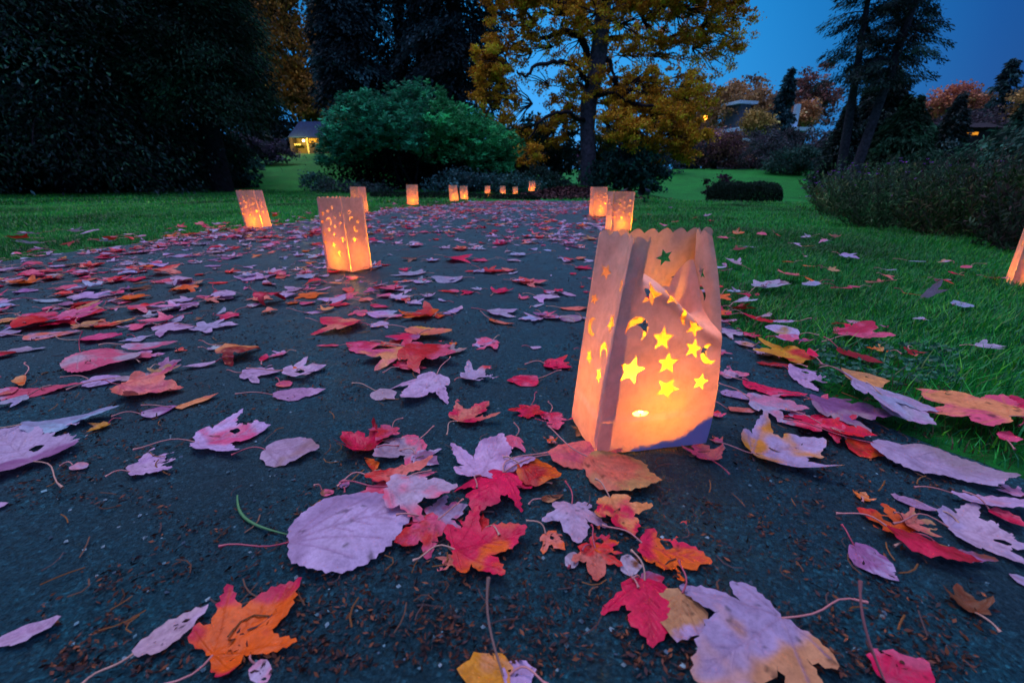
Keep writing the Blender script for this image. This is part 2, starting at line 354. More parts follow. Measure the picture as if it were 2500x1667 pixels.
def conifer(name, loc, h, r, label, cols, seed=0, nb=150, per=90, size=0.16, base=0.05, droop=0.5, trunk_r=0.4, taper=0.8, group=None, bark=None, lean=(0, 0), rmin=0.12, vsp=0.35, card_w=0.2, spread=.28):
    rng = np.random.RandomState(seed); root = empty(name, loc); tag(root, label, 'tree', group)
    zz = np.linspace(-0.3, h, 10); mb = MB(); mb.tube(np.c_[lean[0]*zz/h, lean[1]*zz/h, zz], trunk_r*(1.15-1.08*np.linspace(0, 1, 10)), 10)
    mb.build('trunk', bark or M_BARKD, root, True)
    t = base+(1-base)*(np.arange(nb)+rng.rand(nb))/nb; hz = t*h; az = rng.rand(nb)*2*math.pi
    bl = r*np.maximum(rmin, (1-t)**taper)*(0.7+0.5*rng.rand(nb))
    k = np.repeat(np.arange(nb), per); s = rng.rand(len(k))**0.65
    out = np.c_[np.cos(az[k]), np.sin(az[k]), np.zeros(len(k))]
    side = np.c_[-np.sin(az[k]), np.cos(az[k]), np.zeros(len(k))]
    wd = bl[k]*spread*(1-0.6*s)+0.08
    P0 = out*(bl[k]*s)[:, None]+side*(rng.normal(size=len(k))*wd)[:, None]
    P0[:, 2] += hz[k]+0.12*bl[k]*np.sin(s*2.2)-droop*bl[k]*s**2+rng.normal(size=len(k))*vsp*0.5-np.abs(rng.normal(size=len(k)))*vsp*0.6
    P0[:, 0] += lean[0]*hz[k]/h; P0[:, 1] += lean[1]*hz[k]/h
    D = unit(out*0.8+side*rng.normal(size=(len(k), 1))*0.5+np.array((0, 0, -0.75))+rng.normal(size=(len(k), 3))*0.3)
    tone = np.exp(0.6*rng.normal(size=nb)); col = pick(cols, len(k), rng, 0.3)*tone[k][:, None]
    L = size*(0.6+0.9*rng.rand(len(k)))
    obj('crown', crown_mesh('crown', cards(P0, D, L, L*card_w, rng, col=np.clip(col*1.5, 0, .8))), root)
    lb = MB()
    for i in range(0, nb, 3):
        q = np.linspace(0, 0.9, 5); d = np.array((math.cos(az[i]), math.sin(az[i])))
        pts = np.c_[d[0]*bl[i]*q+lean[0]*hz[i]/h, d[1]*bl[i]*q+lean[1]*hz[i]/h, hz[i]+0.12*bl[i]*np.sin(q*2.2)-droop*bl[i]*q**2]
        lb.tube(pts, np.linspace(trunk_r*0.13, 0.012, 5), 4)
    lb.build('limb', bark or M_BARKD, root, True)
    return root

# ------------------------------------------------------------------ background trees and shrubs
def spot(px, Y):
    x = gx(px, Y)
    for _ in range(3): z = float(terrain(x, Y)); x = gx(px, Y, z)
    return (x, Y, z)
def zat(py, Y):          # height of a pixel row at distance Y
    return at(1250, py, Y)[2]
DG = [(0.006, 0.022, 0.012), (0.012, 0.044, 0.022), (0.005, 0.016, 0.012), (0.012, 0.040, 0.028)]
DB = [(0.010, 0.022, 0.024), (0.012, 0.030, 0.032), (0.014, 0.022, 0.020)]
GOLD = [(0.46, 0.20, 0.014), (0.34, 0.145, 0.012), (0.58, 0.26, 0.016), (0.20, 0.10, 0.014)]
# the big drooping conifers on the left
conifer('conifer_tree', spot(545, 18.5), 16, 2.9, 'tall black-green weeping conifer with its bare fluted trunk showing, left of the cottage', DG, 1, 300, 620, 0.14, 0.19, 0.35, 0.36, 0.30, group='dark conifers on the left', card_w=0.15)
conifer('conifer_tree', spot(190, 17.0), 17, 5.4, 'broad dark conifer with boughs to the ground, second from the left edge', DG+DB, 2, 320, 640, 0.14, 0.03, 0.35, 0.5, 0.35, group='dark conifers on the left', card_w=0.15)
conifer('conifer_tree', spot(-160, 15.5), 16, 5.0, 'nearly black conifer cut by the left edge of the view', DB+DG, 3, 260, 480, 0.15, 0.03, 0.35, 0.5, 0.35, group='dark conifers on the left', card_w=0.15)
conifer('conifer_tree', spot(330, 24.0), 18, 6.5, 'dark conifer filling the gap behind the two big left conifers', DB, 4, 180, 200, 0.45, 0.01, 0.25, 0.5, 0.3, group='dark conifers on the left')
conifer('conifer_tree', spot(60, 23.0), 18, 7.0, 'deep black conifer behind the leftmost trees', DB, 44, 180, 200, 0.45, 0.01, 0.25, 0.5, 0.3, group='dark conifers on the left')
conifer('conifer_tree', spot(655, 66), 26, 6.0, 'black conifer behind the cottage, seen past the big left conifers', DB, 45, 200, 200, 0.5, 0.01, 0.3, 0.5, 0.25, group='dark conifers on the left')
conifer('conifer_tree', spot(850, 68), 24, 5.0, 'dark conifer far behind the right end of the cottage', DB, 46, 160, 180, 0.5, 0.01, 0.3, 0.5, 0.25, group='dark conifers on the left')
# golden weeping tree beside the cottage
s = spot(765, 60)
broad_tree('golden_tree', s, [(-1.5, 0, 14, 2.6, 2.4, 6.0), (-1.3, 0, 9.0, 2.3, 2.2, 2.2), (0.2, 0, 7.0, 3.0, 2.4, 2.0), (1.4, 0, 5.6, 2.4, 2.2, 1.5), (-.5, 0, 20, 2.5, 2.5, 4)], 17000, 0.36,
           [(0.24, 0.105, 0.02), (0.18, 0.085, 0.018), (0.11, 0.07, 0.02)], 'tall narrow golden-brown weeping tree behind the cottage roof', seed=5, clump=0.8, hang=0.8, trunk_r=0.4)
# dark conifers behind the rhododendron
conifer('conifer_tree', spot(885, 34), 24, 2.7, 'blue-black conifer directly right of the golden weeping tree', [(0.010, 0.028, 0.036), (0.012, 0.035, 0.04)], 6, 220, 300, 0.26, 0.15, 0.5, 0.5, 0.25, group='blue-black conifers behind the rhododendron')
conifer('conifer_tree', spot(1000, 38), 24, 4.4, 'blue-black conifer in the middle behind the rhododendron', DB, 7, 220, 300, 0.26, 0.12, 0.5, 0.5, 0.25, group='blue-black conifers behind the rhododendron')
conifer('conifer_tree', spot(1125, 33), 24, 3.9, 'blue-black conifer nearest the golden oak, bare at the foot', [(0.012, 0.032, 0.04), (0.008, 0.02, 0.024)], 8, 220, 300, 0.26, 0.08, 0.5, 0.5, 0.25, group='blue-black conifers behind the rhododendron')
# rhododendron: domed, clumps of broad leaves, several stems
rng = np.random.RandomState(11)
s = spot(1015, 19.0); root = empty('rhododendron', s); tag(root, 'large domed rhododendron with blue-green leaf whorls in front of the conifers', 'shrub')
bl = np.array([(-1.6, 0, 1.9, 1.8, 1.6, 1.45), (0.2, 0, 1.9, 2.2, 1.8, 1.65), (2.2, .3, 1.5, 1.9, 1.7, 1.45), (-2.7, .2, 1.2, 1.1, 1.3, 1.0), (3.1, 0, .9, 1.0, 1.2, .9), (-1.9, .2, 2.9, .7, .8, .55)])
cc = []
for k, b_ in enumerate(bl):
    m_ = int(230*b_[3]*b_[5]); d = unit(rng.normal(size=(m_, 3))); d[:, 2] = np.abs(d[:, 2])*1.15-0.35; d = unit(d)
    lump = 1+.42*fbm(d[:, 0]*3+k*7+20, d[:, 2]*3+d[:, 1]*2+20, 15, 2)[:, None]
    cc.append(b_[:3]+d*b_[3:]*(0.78+0.26*rng.rand(m_, 1))*lump)
cc = np.concatenate(cc); cc = cc[cc[:, 2] > .05+.45*rng.rand(len(cc))]; nw = len(cc); per = 16; k = np.repeat(np.arange(nw), per); az = rng.rand(len(k))*2*math.pi
D = unit(np.c_[np.cos(az), np.sin(az), 0.25+0.3*rng.normal(size=len(k))]); tone = np.exp(0.5*rng.normal(size=nw))
yel = (cc[:, 0] > 0.8)*1.0; base = np.where(yel[:, None] > 0, (0.030, 0.27, 0.10), (0.024, 0.21, 0.115))
col = base[k]*tone[k][:, None]*(1+0.2*rng.normal(size=(len(k), 1)))
P0 = cc[k]+rng.normal(size=(len(k), 3))*0.05
obj('crown', crown_mesh('crown', cards(P0, D, 0.16*(0.7+0.6*rng.rand(len(k))), 0.032, rng, col=np.clip(col, 0, 1))), root)
for j in range(9):
    a = j/9*6.28; st = MB(); st.tube(limb_path((0.3*math.cos(a), .25*math.sin(a), -.1), (1.5*math.cos(a)+.3, 1.0*math.sin(a), 1.6), rng, 7, -.05), np.linspace(.075, .03, 7), 6); st.build('stem', M_BARKD, root, True)
# inner mass of near-black leaf cards, filling down to the ground
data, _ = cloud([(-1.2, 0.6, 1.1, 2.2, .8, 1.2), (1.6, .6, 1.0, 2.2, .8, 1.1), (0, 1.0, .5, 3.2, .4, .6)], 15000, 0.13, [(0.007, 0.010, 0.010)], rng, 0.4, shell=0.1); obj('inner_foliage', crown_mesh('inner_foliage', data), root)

def shrub(px, Y, w, h, n, size, cols, label, seed, name='shrub', group=None, hang=0.0, dx=0, dep=None, clump=0.25, jit=0.3):
    s = spot(px, Y); rng = np.random.RandomState(seed); root = empty(name, s); tag(root, label, 'shrub', group)
    dep = dep or w*0.6
    data, cc = cloud([(-w*.25, 0, h*.45, w*.32, dep*.5, h*.48), (w*.22, 0, h*.42, w*.34, dep*.5, h*.46), (0, 0, h*.55, w*.3, dep*.45, h*.45)], n, size, cols, rng, clump, hang=hang, shell=0.35, jit=jit)
    v, f, c = data; v[:, 2] = np.maximum(v[:, 2], -0.05); obj('foliage', crown_mesh('foliage', (v, f, c)), root)
    st = MB()
    for q in cc[rng.choice(len(cc), 6)]: st.tube(limb_path((0, 0, -.05), q, rng, 5, 0), np.linspace(.03*h, .008*h, 5), 5)
    st.build('stem', M_BARKD, root, True); return root
BLU = [(0.02, 0.06, 0.07), (0.03, 0.085, 0.095), (0.015, 0.045, 0.05)]
shrub(592, 21, 1.5, 2.0, 2600, 0.13, [(0.014, 0.06, 0.05), (0.01, 0.035, 0.035)], 'slim teal-green bush just right of the big conifer trunk', 20, hang=0.4)
shrub(655, 33, 3.6, 1.9, 3500, 0.17, [(0.035, 0.03, 0.055), (0.03, 0.04, 0.05)], 'dusky purple-grey bush in front of the cottage, left side', 21)
shrub(782, 19.5, 1.15, .75, 1600, 0.08, [(0.015, 0.05, 0.055), (0.02, 0.065, 0.06)], 'little blue-green bush at the left foot of the rhododendron', 22)
shrub(1140, 17.0, 2.4, .75, 3400, 0.09, BLU, 'bluish ground-cover mound under the right half of the rhododendron', 23)
shrub(1250, 17.0, 2.0, .62, 2600, 0.09, [(0.016, 0.055, 0.05), (0.02, 0.07, 0.07)], 'low teal ground-cover mound nearer the mulch bed', 24)
shrub(860, 17.2, 2.6, .38, 2200, 0.08, [(0.02, 0.05, 0.045), (0.03, 0.045, 0.05)], 'flat ground-cover patch along the left foot of the rhododendron', 25)
shrub(1265, 25, 3.8, 3.0, 6500, 0.17, [(0.012, 0.028, 0.022), (0.014, 0.04, 0.03)], 'dark green bush left of the oak trunk', 26)
shrub(1345, 27, 4.4, 3.7, 6500, 0.17, [(0.012, 0.034, 0.032), (0.014, 0.045, 0.04)], 'black-green bush directly behind the oak trunk', 27)
shrub(1530, 22.0, 3.3, 1.95, 8500, 0.14, [(0.012, 0.055, 0.045), (0.016, 0.07, 0.055), (0.01, 0.03, 0.03)], 'broad dark green bush right of the oak trunk', 28)
shrub(1500, 29, 4.2, 3.7, 6500, 0.17, [(0.045, 0.012, 0.05), (0.03, 0.012, 0.045), (0.02, 0.014, 0.03)], 'dark purple-leaved bush behind the oak, right of the trunk', 29)
shrub(1468, 26.5, 1.3, 3.9, 2600, 0.15, [(0.12, 0.12, 0.03), (0.07, 0.085, 0.03)], 'thin yellow-green bush against the right side of the oak trunk', 30)
shrub(1345, 19.5, 1.6, .9, 1800, 0.1, [(0.012, 0.035, 0.03)], 'small dark bush in front of the oak, above the mulch mound', 31)
for i, (px, Y, w, h, c, lb) in enumerate([
    (1190, 40, 7, 5.0, DB, 'black evergreen bush far behind the right shoulder of the rhododendron'),
    (1590, 44, 6, 3.0, [(0.02, 0.045, 0.055), (0.03, 0.04, 0.06)], 'blue-grey bush at the back edge of the right lawn, nearest the oak'),
    (1660, 50, 7, 3.0, [(0.014, 0.03, 0.04)], 'dark low bush at the back edge of the right lawn'),
    (1925, 46, 9.0, 4.1, [(0.030, 0.040, 0.048), (0.022, 0.038, 0.040), (0.04, 0.036, 0.045)], 'big rounded grey-violet bush behind the lawn, left of the twin pines'),
    (1940, 42, 4.5, 2.3, [(0.014, 0.055, 0.045), (0.02, 0.05, 0.04)], 'dark teal bush at the foot of the grey-violet bush'),
    (1840, 52, 6, 3.5, [(0.04, 0.032, 0.045), (0.03, 0.034, 0.042)], 'mauve bush between the pink tree and the grey-violet bush'),
    (1752, 22, 1.6, 1.5, [(0.045, 0.012, 0.025), (0.03, 0.012, 0.03)], 'dark maroon bush behind the clipped island hedge')]):
    shrub(px, Y, w, h, 9000 if w > 8 else 5000 if w > 3 else 1600, 0.19 if w > 3 else 0.1, c, lb, 50+i, clump=0.4 if w > 3 else .2)
# trees beyond the right lawn
def bt(px, Y, cols, top, base, w, label, seed, n=9000, size=0.3, extra=None, clump=0.7, hang=0.1, shell=0.3, group='trees beyond the right lawn', tr=0.25):
    s = spot(px, Y); z1 = zat(top, Y)-s[2]; z0 = zat(base, Y)-s[2]; W_ = w/F*Y; hh = (z1-z0)
    bl = extra or [(-W_*.22, 0, z0+hh*.45, W_*.3, W_*.35, hh*.42), (W_*.2, 0, z0+hh*.40, W_*.32, W_*.35, hh*.38), (0, 0, z0+hh*.65, W_*.3, W_*.3, hh*.36)]
    cols = [tuple(np.array(c)*.62+np.mean(c)*.16) for c in cols]
    return broad_tree('autumn_tree', s, bl, n, size*.85, cols, label, trunk_r=tr, seed=seed, clump=clump, hang=hang, shell=shell, group=group)
bt(1700, 78, [(0.30, 0.14, 0.04), (0.22, 0.12, 0.05)], 205, 380, 140, 'brown-orange tree between the oak and the pale golden tree', 74, 9000, 0.40)
bt(1868, 88, [(0.24, 0.12, 0.05), (0.18, 0.11, 0.06)], 222, 330, 130, 'hazy brown tree behind the slim blue-green conifer', 75, 7000, 0.45)
bt(2350, 92, [(0.16, 0.12, 0.05), (0.12, 0.09, 0.05)], 225, 330, 170, 'olive-brown tree band right of the round orange-red tree', 76, 8000, 0.48)
bt(2215, 84, [(0.20, 0.10, 0.06), (0.14, 0.09, 0.07)], 235, 360, 120, 'brown tree peeping out right behind the twin pines', 77, 6000, 0.45)
bt(1790, 72, [(0.44, 0.22, 0.05), (0.32, 0.17, 0.05), (0.22, 0.14, 0.07)], 190, 330, 150, 'pale golden tree beyond the lawn, right of the oak crown', 60, 13000, 0.42)
bt(1835, 60, [(0.34, 0.22, 0.03), (0.24, 0.17, 0.03)], 262, 330, 62, 'small bright yellow tree left of the flat-roofed house', 61, 4000, 0.34)
bt(1650, 62, [(0.30, 0.13, 0.05), (0.22, 0.11, 0.06)], 195, 400, 130, 'rusty orange tree half hidden behind the right side of the oak', 62, 11000, 0.36)
bt(1745, 50, [(0.12, 0.045, 0.06), (0.10, 0.055, 0.06), (0.14, 0.08, 0.035)], 318, 412, 125, 'spreading pink-mauve tree in front of the golden trees', 63, 8000, 0.26)
bt(1945, 84, [(0.26, 0.10, 0.07), (0.20, 0.06, 0.05), (0.12, 0.10, 0.08)], 150, 330, 110, 'tall red-brown tree left of the twin pines', 64, 8000, 0.45, shell=.1)
bt(1935, 78, [(0.42, 0.16, 0.03), (0.3, 0.14, 0.05)], 245, 315, 80, 'low orange tree behind the flat-roofed house', 65, 3500, 0.4)
bt(2288, 80, [(0.50, 0.17, 0.03), (0.40, 0.12, 0.05), (0.3, 0.08, 0.06)], 206, 290, 105, 'round orange-red tree right of the twin pines', 66, 8000, 0.42)
bt(2350, 62, [(0.055, 0.04, 0.06), (0.045, 0.045, 0.055)], 262, 400, 220, 'wide hazy purple tree mass under the orange-red tree', 67, 12000, 0.36)
bt(2437, 74, [(0.50, 0.20, 0.03), (0.3, 0.12, 0.03)], 260, 330, 50, 'small orange tree beside the far pine', 68, 2600, 0.38)
bt(2510, 58, [(0.36, 0.21, 0.03), (0.26, 0.15, 0.03), (0.14, 0.10, 0.03)], 145, 350, 130, 'yellow-gold tree at the right edge of the view', 69, 9000, 0.36)
conifer('conifer_tree', spot(1884, 66), zat(192, 66)-0.6, 2.3, 'slim blue-green conifer left of the flat-roofed house', [(0.018, 0.07, 0.08), (0.012, 0.045, 0.055)], 71, 90, 70, 0.5, 0.1, 0.2, 0.3, 0.7, group='far conifers')
conifer('conifer_tree', spot(2385, 70), zat(168, 70)-0.5, 2.9, 'gappy far pine against the sky, right of the orange-red tree', [(0.014, 0.045, 0.045), (0.012, 0.03, 0.035)], 72, 60, 60, 0.5, 0.35, 0.1, 0.35, 0.5, group='far conifers')
conifer('conifer_tree', spot(2450, 64), zat(182, 64)-0.5, 2.6, 'blue-green far conifer before the yellow-gold tree', [(0.014, 0.05, 0.06), (0.012, 0.035, 0.045)], 73, 90, 70, 0.5, 0.15, 0.15, 0.35, 0.7, group='far conifers')
# twin pines
PC = [(0.008, 0.022, 0.020), (0.010, 0.030, 0.024), (0.008, 0.018, 0.022)]
conifer('pine_tree', spot(2042, 30), 17, 2.4, 'left of the twin pines, upright trunk, sky showing through thin boughs', PC, 80, 96, 190, 0.22, 0.38, 0.25, 0.28, 0.3, group='twin pines', bark=M_BARKP, lean=(-1.5, 0), vsp=0.16, card_w=.10, spread=.15)
conifer('pine_tree', spot(2063, 29), 17, 2.5, 'right of the twin pines, trunk leaning to the right', PC, 81, 96, 190, 0.22, 0.38, 0.25, 0.30, 0.3, group='twin pines', bark=M_BARKP, lean=(1.9, 0), vsp=0.16, card_w=.10, spread=.15)
conifer('pine_tree', spot(2075, 31), 15, 2.4, 'thin third pine trunk just behind the twin pines', PC, 82, 70, 170, 0.22, 0.42, 0.2, 0.2, 0.3, group='twin pines', lean=(.9, 0), vsp=0.16, card_w=.10, spread=.15)
conifer('conifer_tree', spot(2030, 34), zat(235, 34), 1.7, 'short dark conifer close behind the twin pine trunks, on the left', PC, 83, 100, 220, 0.2, 0.02, 0.25, 0.2, 0.7, group='dark conifers around the twin pines')
conifer('conifer_tree', spot(2105, 36), zat(165, 36), 3.0, 'dark conifer filling the space behind the twin pine trunks, on the right', PC, 87, 130, 200, 0.28, 0.02, 0.2, 0.2, 0.5, group='dark conifers around the twin pines')
conifer('conifer_tree', spot(2165, 30), zat(205, 30), 3.4, 'wide black-green conifer with layered boughs right of the twin pines', [(0.010, 0.034, 0.018), (0.014, 0.044, 0.024)], 84, 170, 200, 0.26, 0.02, 0.2, 0.25, 0.85, group='dark conifers around the twin pines')
conifer('conifer_tree', spot(2295, 46), zat(268, 46), 1.9, 'dark conifer hiding the left end of the dark lit house', DB, 88, 90, 130, 0.3, 0.02, 0.15, 0.2, 0.7, group='dark conifers around the twin pines')
conifer('conifer_tree', spot(2462, 44), zat(250, 44), 2.3, 'dark conifer hiding the right end of the dark lit house', DG, 89, 90, 130, 0.3, 0.02, 0.15, 0.2, 0.7, group='dark conifers around the twin pines')
conifer('conifer_tree', spot(2430, 17), 2.6, 3.0, 'low spreading conifer with feathery boughs at the right edge', [(0.012, 0.045, 0.028), (0.016, 0.055, 0.034)], 85, 130, 200, 0.17, 0.04, 0.1, 0.12, 0.45, group='dark conifers around the twin pines')
conifer('conifer_tree', spot(2560, 12), 2.4, 2.4, 'dark feathery conifer cut off by the right edge', [(0.010, 0.032, 0.024), (0.012, 0.04, 0.03)], 86, 110, 160, 0.15, 0.04, 0.1, 0.12, 0.45, group='dark conifers around the twin pines')

# far woods closing the horizon
rng = np.random.RandomState(91); bl = []
for k in range(46):
    x = -150+k*7+rng.normal()*2; bl.append((x, 118+rng.normal()*6, 3+rng.rand()*2+1.2, 6, 4, 4.5+2.5*rng.rand()))
data, _ = cloud(bl, 26000, 1.3, [(0.03, 0.04, 0.05), (0.05, 0.04, 0.05), (0.06, 0.05, 0.04)], rng, 2.0, shell=.2)
tag(obj('far_woods', crown_mesh('far_woods', data)), 'dim mass of far woods closing the view behind the garden', 'woods', kind='stuff')

# ------------------------------------------------------------------ the golden oak
rng = np.random.RandomState(101); OY = 24.0
oak = empty('oak_tree', spot(1437, OY)); tag(oak, 'large golden-brown oak with thick grey trunk and crooked black limbs', 'tree'); ob = np.array(oak.location)
def op(px, py, dy=0.0): return np.array(at(px, py, OY+dy))-ob
tr = np.array([op(1437, 470), op(1437, 440), op(1436, 380), op(1434, 310), op(1438, 240), op(1452, 190), op(1462, 130), op(1470, 60), op(1478, -20), op(1488, -120)])
mb = MB(); mb.tube(tr, [0.50, .42, .38, .36, .40, .38, .40, .36, .30, .15], 14); mb.build('trunk', M_BARK, oak, True)
limbs = [([(1452, 200, 0), (1425, 100, .3), (1380, 72, .6), (1330, 95, 1), (1300, 100, 1)], .20), ([(1440, 225, 0), (1410, 162, -1), (1360, 148, -2), (1310, 160, -2.5), (1284, 192, -3), (1262, 175, -3)], .12),
         ([(1435, 250, 0), (1432, 220, 0), (1412, 205, .5), (1375, 210, 1)], .14), ([(1450, 235, 0), (1480, 228, -1), (1500, 225, -1.5)], .16), ([(1500, 190, -1), (1502, 215, -1), (1520, 245, -1.5), (1560, 258, -2), (1620, 265, -3)], .15),
         ([(1465, 100, 0), (1520, 90, 1), (1580, 95, 2), (1640, 100, 2)], .14), ([(1462, 140, 0), (1490, 150, 0), (1500, 190, -1)], .15), ([(1600, 200, 1), (1590, 230, 1), (1600, 262, 0)], .11),
         ([(1470, 50, 0), (1530, 10, 0), (1620, -40, 0)], .16), ([(1465, 90, 0), (1400, 20, -1), (1300, -20, -1)], .15), ([(1550, 255, -1), (1600, 310, -2), (1650, 330, -2)], .09),
         ([(1432, 300, 0), (1380, 270, -2), (1320, 290, -3), (1290, 340, -3)], .10), ([(1280, 100, 1), (1230, 120, 1), (1190, 160, 1)], .09), ([(1475, 20, 0), (1480, -60, -3), (1500, -140, -5)], .15), ([(1620, 100, 2), (1720, 60, 2), (1790, 70, 2)], .09)]
for L_, r0 in limbs:
    p_ = np.array([op(*q) for q in L_]); tt = np.linspace(0, len(p_)-1, len(p_)*4); p_ = np.stack([np.interp(tt, np.arange(len(p_)), p_[:, j]) for j in range(3)], 1)
    p_[1:-1] = (p_[:-2]+p_[1:-1]*2+p_[2:])/4+rng.normal(size=(len(p_)-2, 3))*0.04
    m_ = MB(); m_.tube(p_, np.linspace(r0, r0*0.35, len(p_)), 7); m_.build('limb', M_BARKD, oak, True)
# foliage masses: px, py, radius_px, radius_py, depth offset, leaf count weight, density
OB = [(1190, 150, 46, 42, 0, 1.5), (1180, 200, 40, 35, .5, 1.2), (1250, 60, 60, 55, 1, .55), (1340, 30, 75, 55, 0, .55), (1400, 110, 60, 60, 1.5, .28), (1300, 110, 60, 45, .8, .3), (1240, 130, 40, 40, 1, .35),
      (1420, 190, 50, 40, -1, .8), (1320, 330, 60, 36, 1, .9), (1290, 380, 40, 26, -3, 1.1), (1385, 265, 50, 45, 1.2, .8), (1505, 195, 45, 35, 1, .9), (1490, 260, 55, 40, 1.2, .8), (1560, 230, 70, 55, -1, 1.2), (1640, 230, 60, 50, 0, 1.2),
      (1600, 300, 85, 50, -2, 1.3), (1670, 330, 55, 55, -2, 1.3), (1700, 240, 50, 50, 1, .9), (1610, 370, 60, 30, -1, .8), (1530, 60, 70, 60, 0, .55), (1610, 50, 80, 70, 1, .75), (1700, 40, 80, 65, 1, .8), (1770, 60, 60, 55, 1, .6), (1740, 130, 60, 45, 1.5, .28), (1800, 70, 35, 40, 1, .35),
      (1640, 140, 60, 35, 1, .2), (1540, 140, 60, 35, 1.5, .16), (1190, 240, 26, 40, 0, .8), (1240, 260, 24, 70, -.5, .8), (1450, 20, 70, 50, -1, .55), (1370, 200, 40, 35, 0, .2), (1300, 200, 40, 35, 1, .14), (1220, 340, 16, 40, 0, .7), (1500, -90, 250, 80, 0, 2.2), (1250, -60, 90, 60, 0, 1), (1760, -60, 100, 60, 1, 1), (1560, 330, 40, 30, -3, .9), (1500, 300, 45, 35, -2.6, .8)]
VV = []; FC = []; nn = 0; twigs = MB()
for (px, py, rx, ry, dy, wt) in OB:
    c_ = op(px, py, dy); sc = (OY+dy)/F*1.02
    n_ = int((1.7 if py < 230 else 1.75)*rx*ry*wt)
    (v, f, c), cc = cloud([(c_[0], c_[1], c_[2], rx*sc, min(rx, 60)*sc*1.1, ry*sc)], n_, 0.100, GOLD, rng, 0.17, nclump=max(8, int(rx*ry*(0.016 if py < 230 else .022))), hang=0.35, shell=0.25, jit=0.25)
    VV.append(v); FC.append((f+nn, c)); nn += len(v)
    if py > -40:
        d0 = tr[np.argmin(np.linalg.norm(tr-c_, axis=1))]
        for q in cc[::3]: twigs.tube(limb_path(c_+(d0-c_)*min(0.3, 1.2/np.linalg.norm(d0-c_)), q, rng, 5, .05), np.linspace(.035, .01, 5), 4)
obj('crown', raw_mesh('crown', np.concatenate(VV), np.concatenate([f for f, c in FC]), M_FOL, np.concatenate([c for f, c in FC])), oak)
twigs.build('twigs', M_BARKD, oak, True)['kind'] = 'stuff'

# ------------------------------------------------------------------ island hedge, edging, mulch, perennials
def hedge(name, p0, p1, w, h, n, size, cols, label, seed, cat='hedge'):
    rng = np.random.RandomState(seed); p0 = np.array(p0[:2]); p1 = np.array(p1[:2]); root = empty(name, ((p0[0]+p1[0])/2, (p0[1]+p1[1])/2, float(terrain(*(p0+p1)/2)))); tag(root, label, cat)
    t = rng.rand(n); L = np.linalg.norm(p1-p0); d = (p1-p0)/L; s_ = np.array((-d[1], d[0])); a = rng.rand(n)*math.pi
    e = (1-np.abs(2*t-1)**8); r_ = (0.75+0.25*rng.rand(n))*(0.85+0.15*np.sin(t*L*9+seed)*0.15)
    xy = ((t-.5)*L)[:, None]*d+s_*(np.cos(a)*w/2*r_*e**.5)[:, None]
    zz = np.sin(a)**0.6*h*r_*(0.6+0.4*e); zz *= np.where(rng.rand(n) < .25, rng.rand(n), 1)
    P0 = np.c_[xy, zz]; D = unit(np.c_[s_*np.cos(a)[:, None], np.sin(a)]+rng.normal(size=(n, 3))*.6)
    v, f, c = cards(P0, D, size*(0.6+.8*rng.rand(n)), size*.3, rng, col=pick(cols, n, rng, .3)); obj('foliage', crown_mesh('foliage', (v, f, c)), root)
    m = MB()
    for k in range(int(L/.35)+1):
        q = ((k+.5)/(int(L/.35)+1)-.5)*L*d; m.tube([(q[0], q[1], -.03), (q[0]+.03, q[1], h*.75)], [.02, .01], 5)
    m.build('stem', M_BARKD, root); return root
a_ = spot(1722, 19); b_ = spot(1903, 17.6)
hedge('island_hedge', a_, b_, 1.5, 1.15, 17000, .075, [(0.020, 0.050, 0.034), (0.028, 0.062, 0.04), (0.014, 0.034, 0.026)], 'low clipped grey-green hedge island on the right lawn', 111)
a_ = spot(905, 13.5); b_ = spot(1318, 10.2)
hedge('edging_hedge', a_, b_, .22, .17, 9000, .035, [(0.012, 0.026, 0.020), (0.018, 0.034, 0.028)], 'very low dark edging hedge running behind the far lanterns', 112)
# mulch mound and brown leaves at the path's end
rng = np.random.RandomState(113); n = 9000; mc = spot(1395, 12.3)
ux = rng.normal(size=n)*.45; uy = rng.normal(size=n)*.45; P0 = np.c_[mc[0]+ux*1.5, mc[1]+uy*1.5, np.zeros(n)]
P0[:, 2] = terrain(P0[:, 0], P0[:, 1])+.26*np.exp(-(ux**2+uy**2)*1.6)*(.6+.4*rng.rand(n)); D = unit(rng.normal(size=(n, 3))*np.array((1, 1, .35)))
v, f, c = cards(P0, D, .09, .03, rng, col=pick([(0.055, 0.022, 0.022), (0.04, 0.02, 0.025), (0.08, 0.03, 0.03)], n, rng, .4)); tag(obj('leaf_mulch', raw_mesh('leaf_mulch', v, f, M_LITTER, c)), 'brown leaf mulch mounded at the oak side of the path end', 'leaf mulch', kind='stuff')

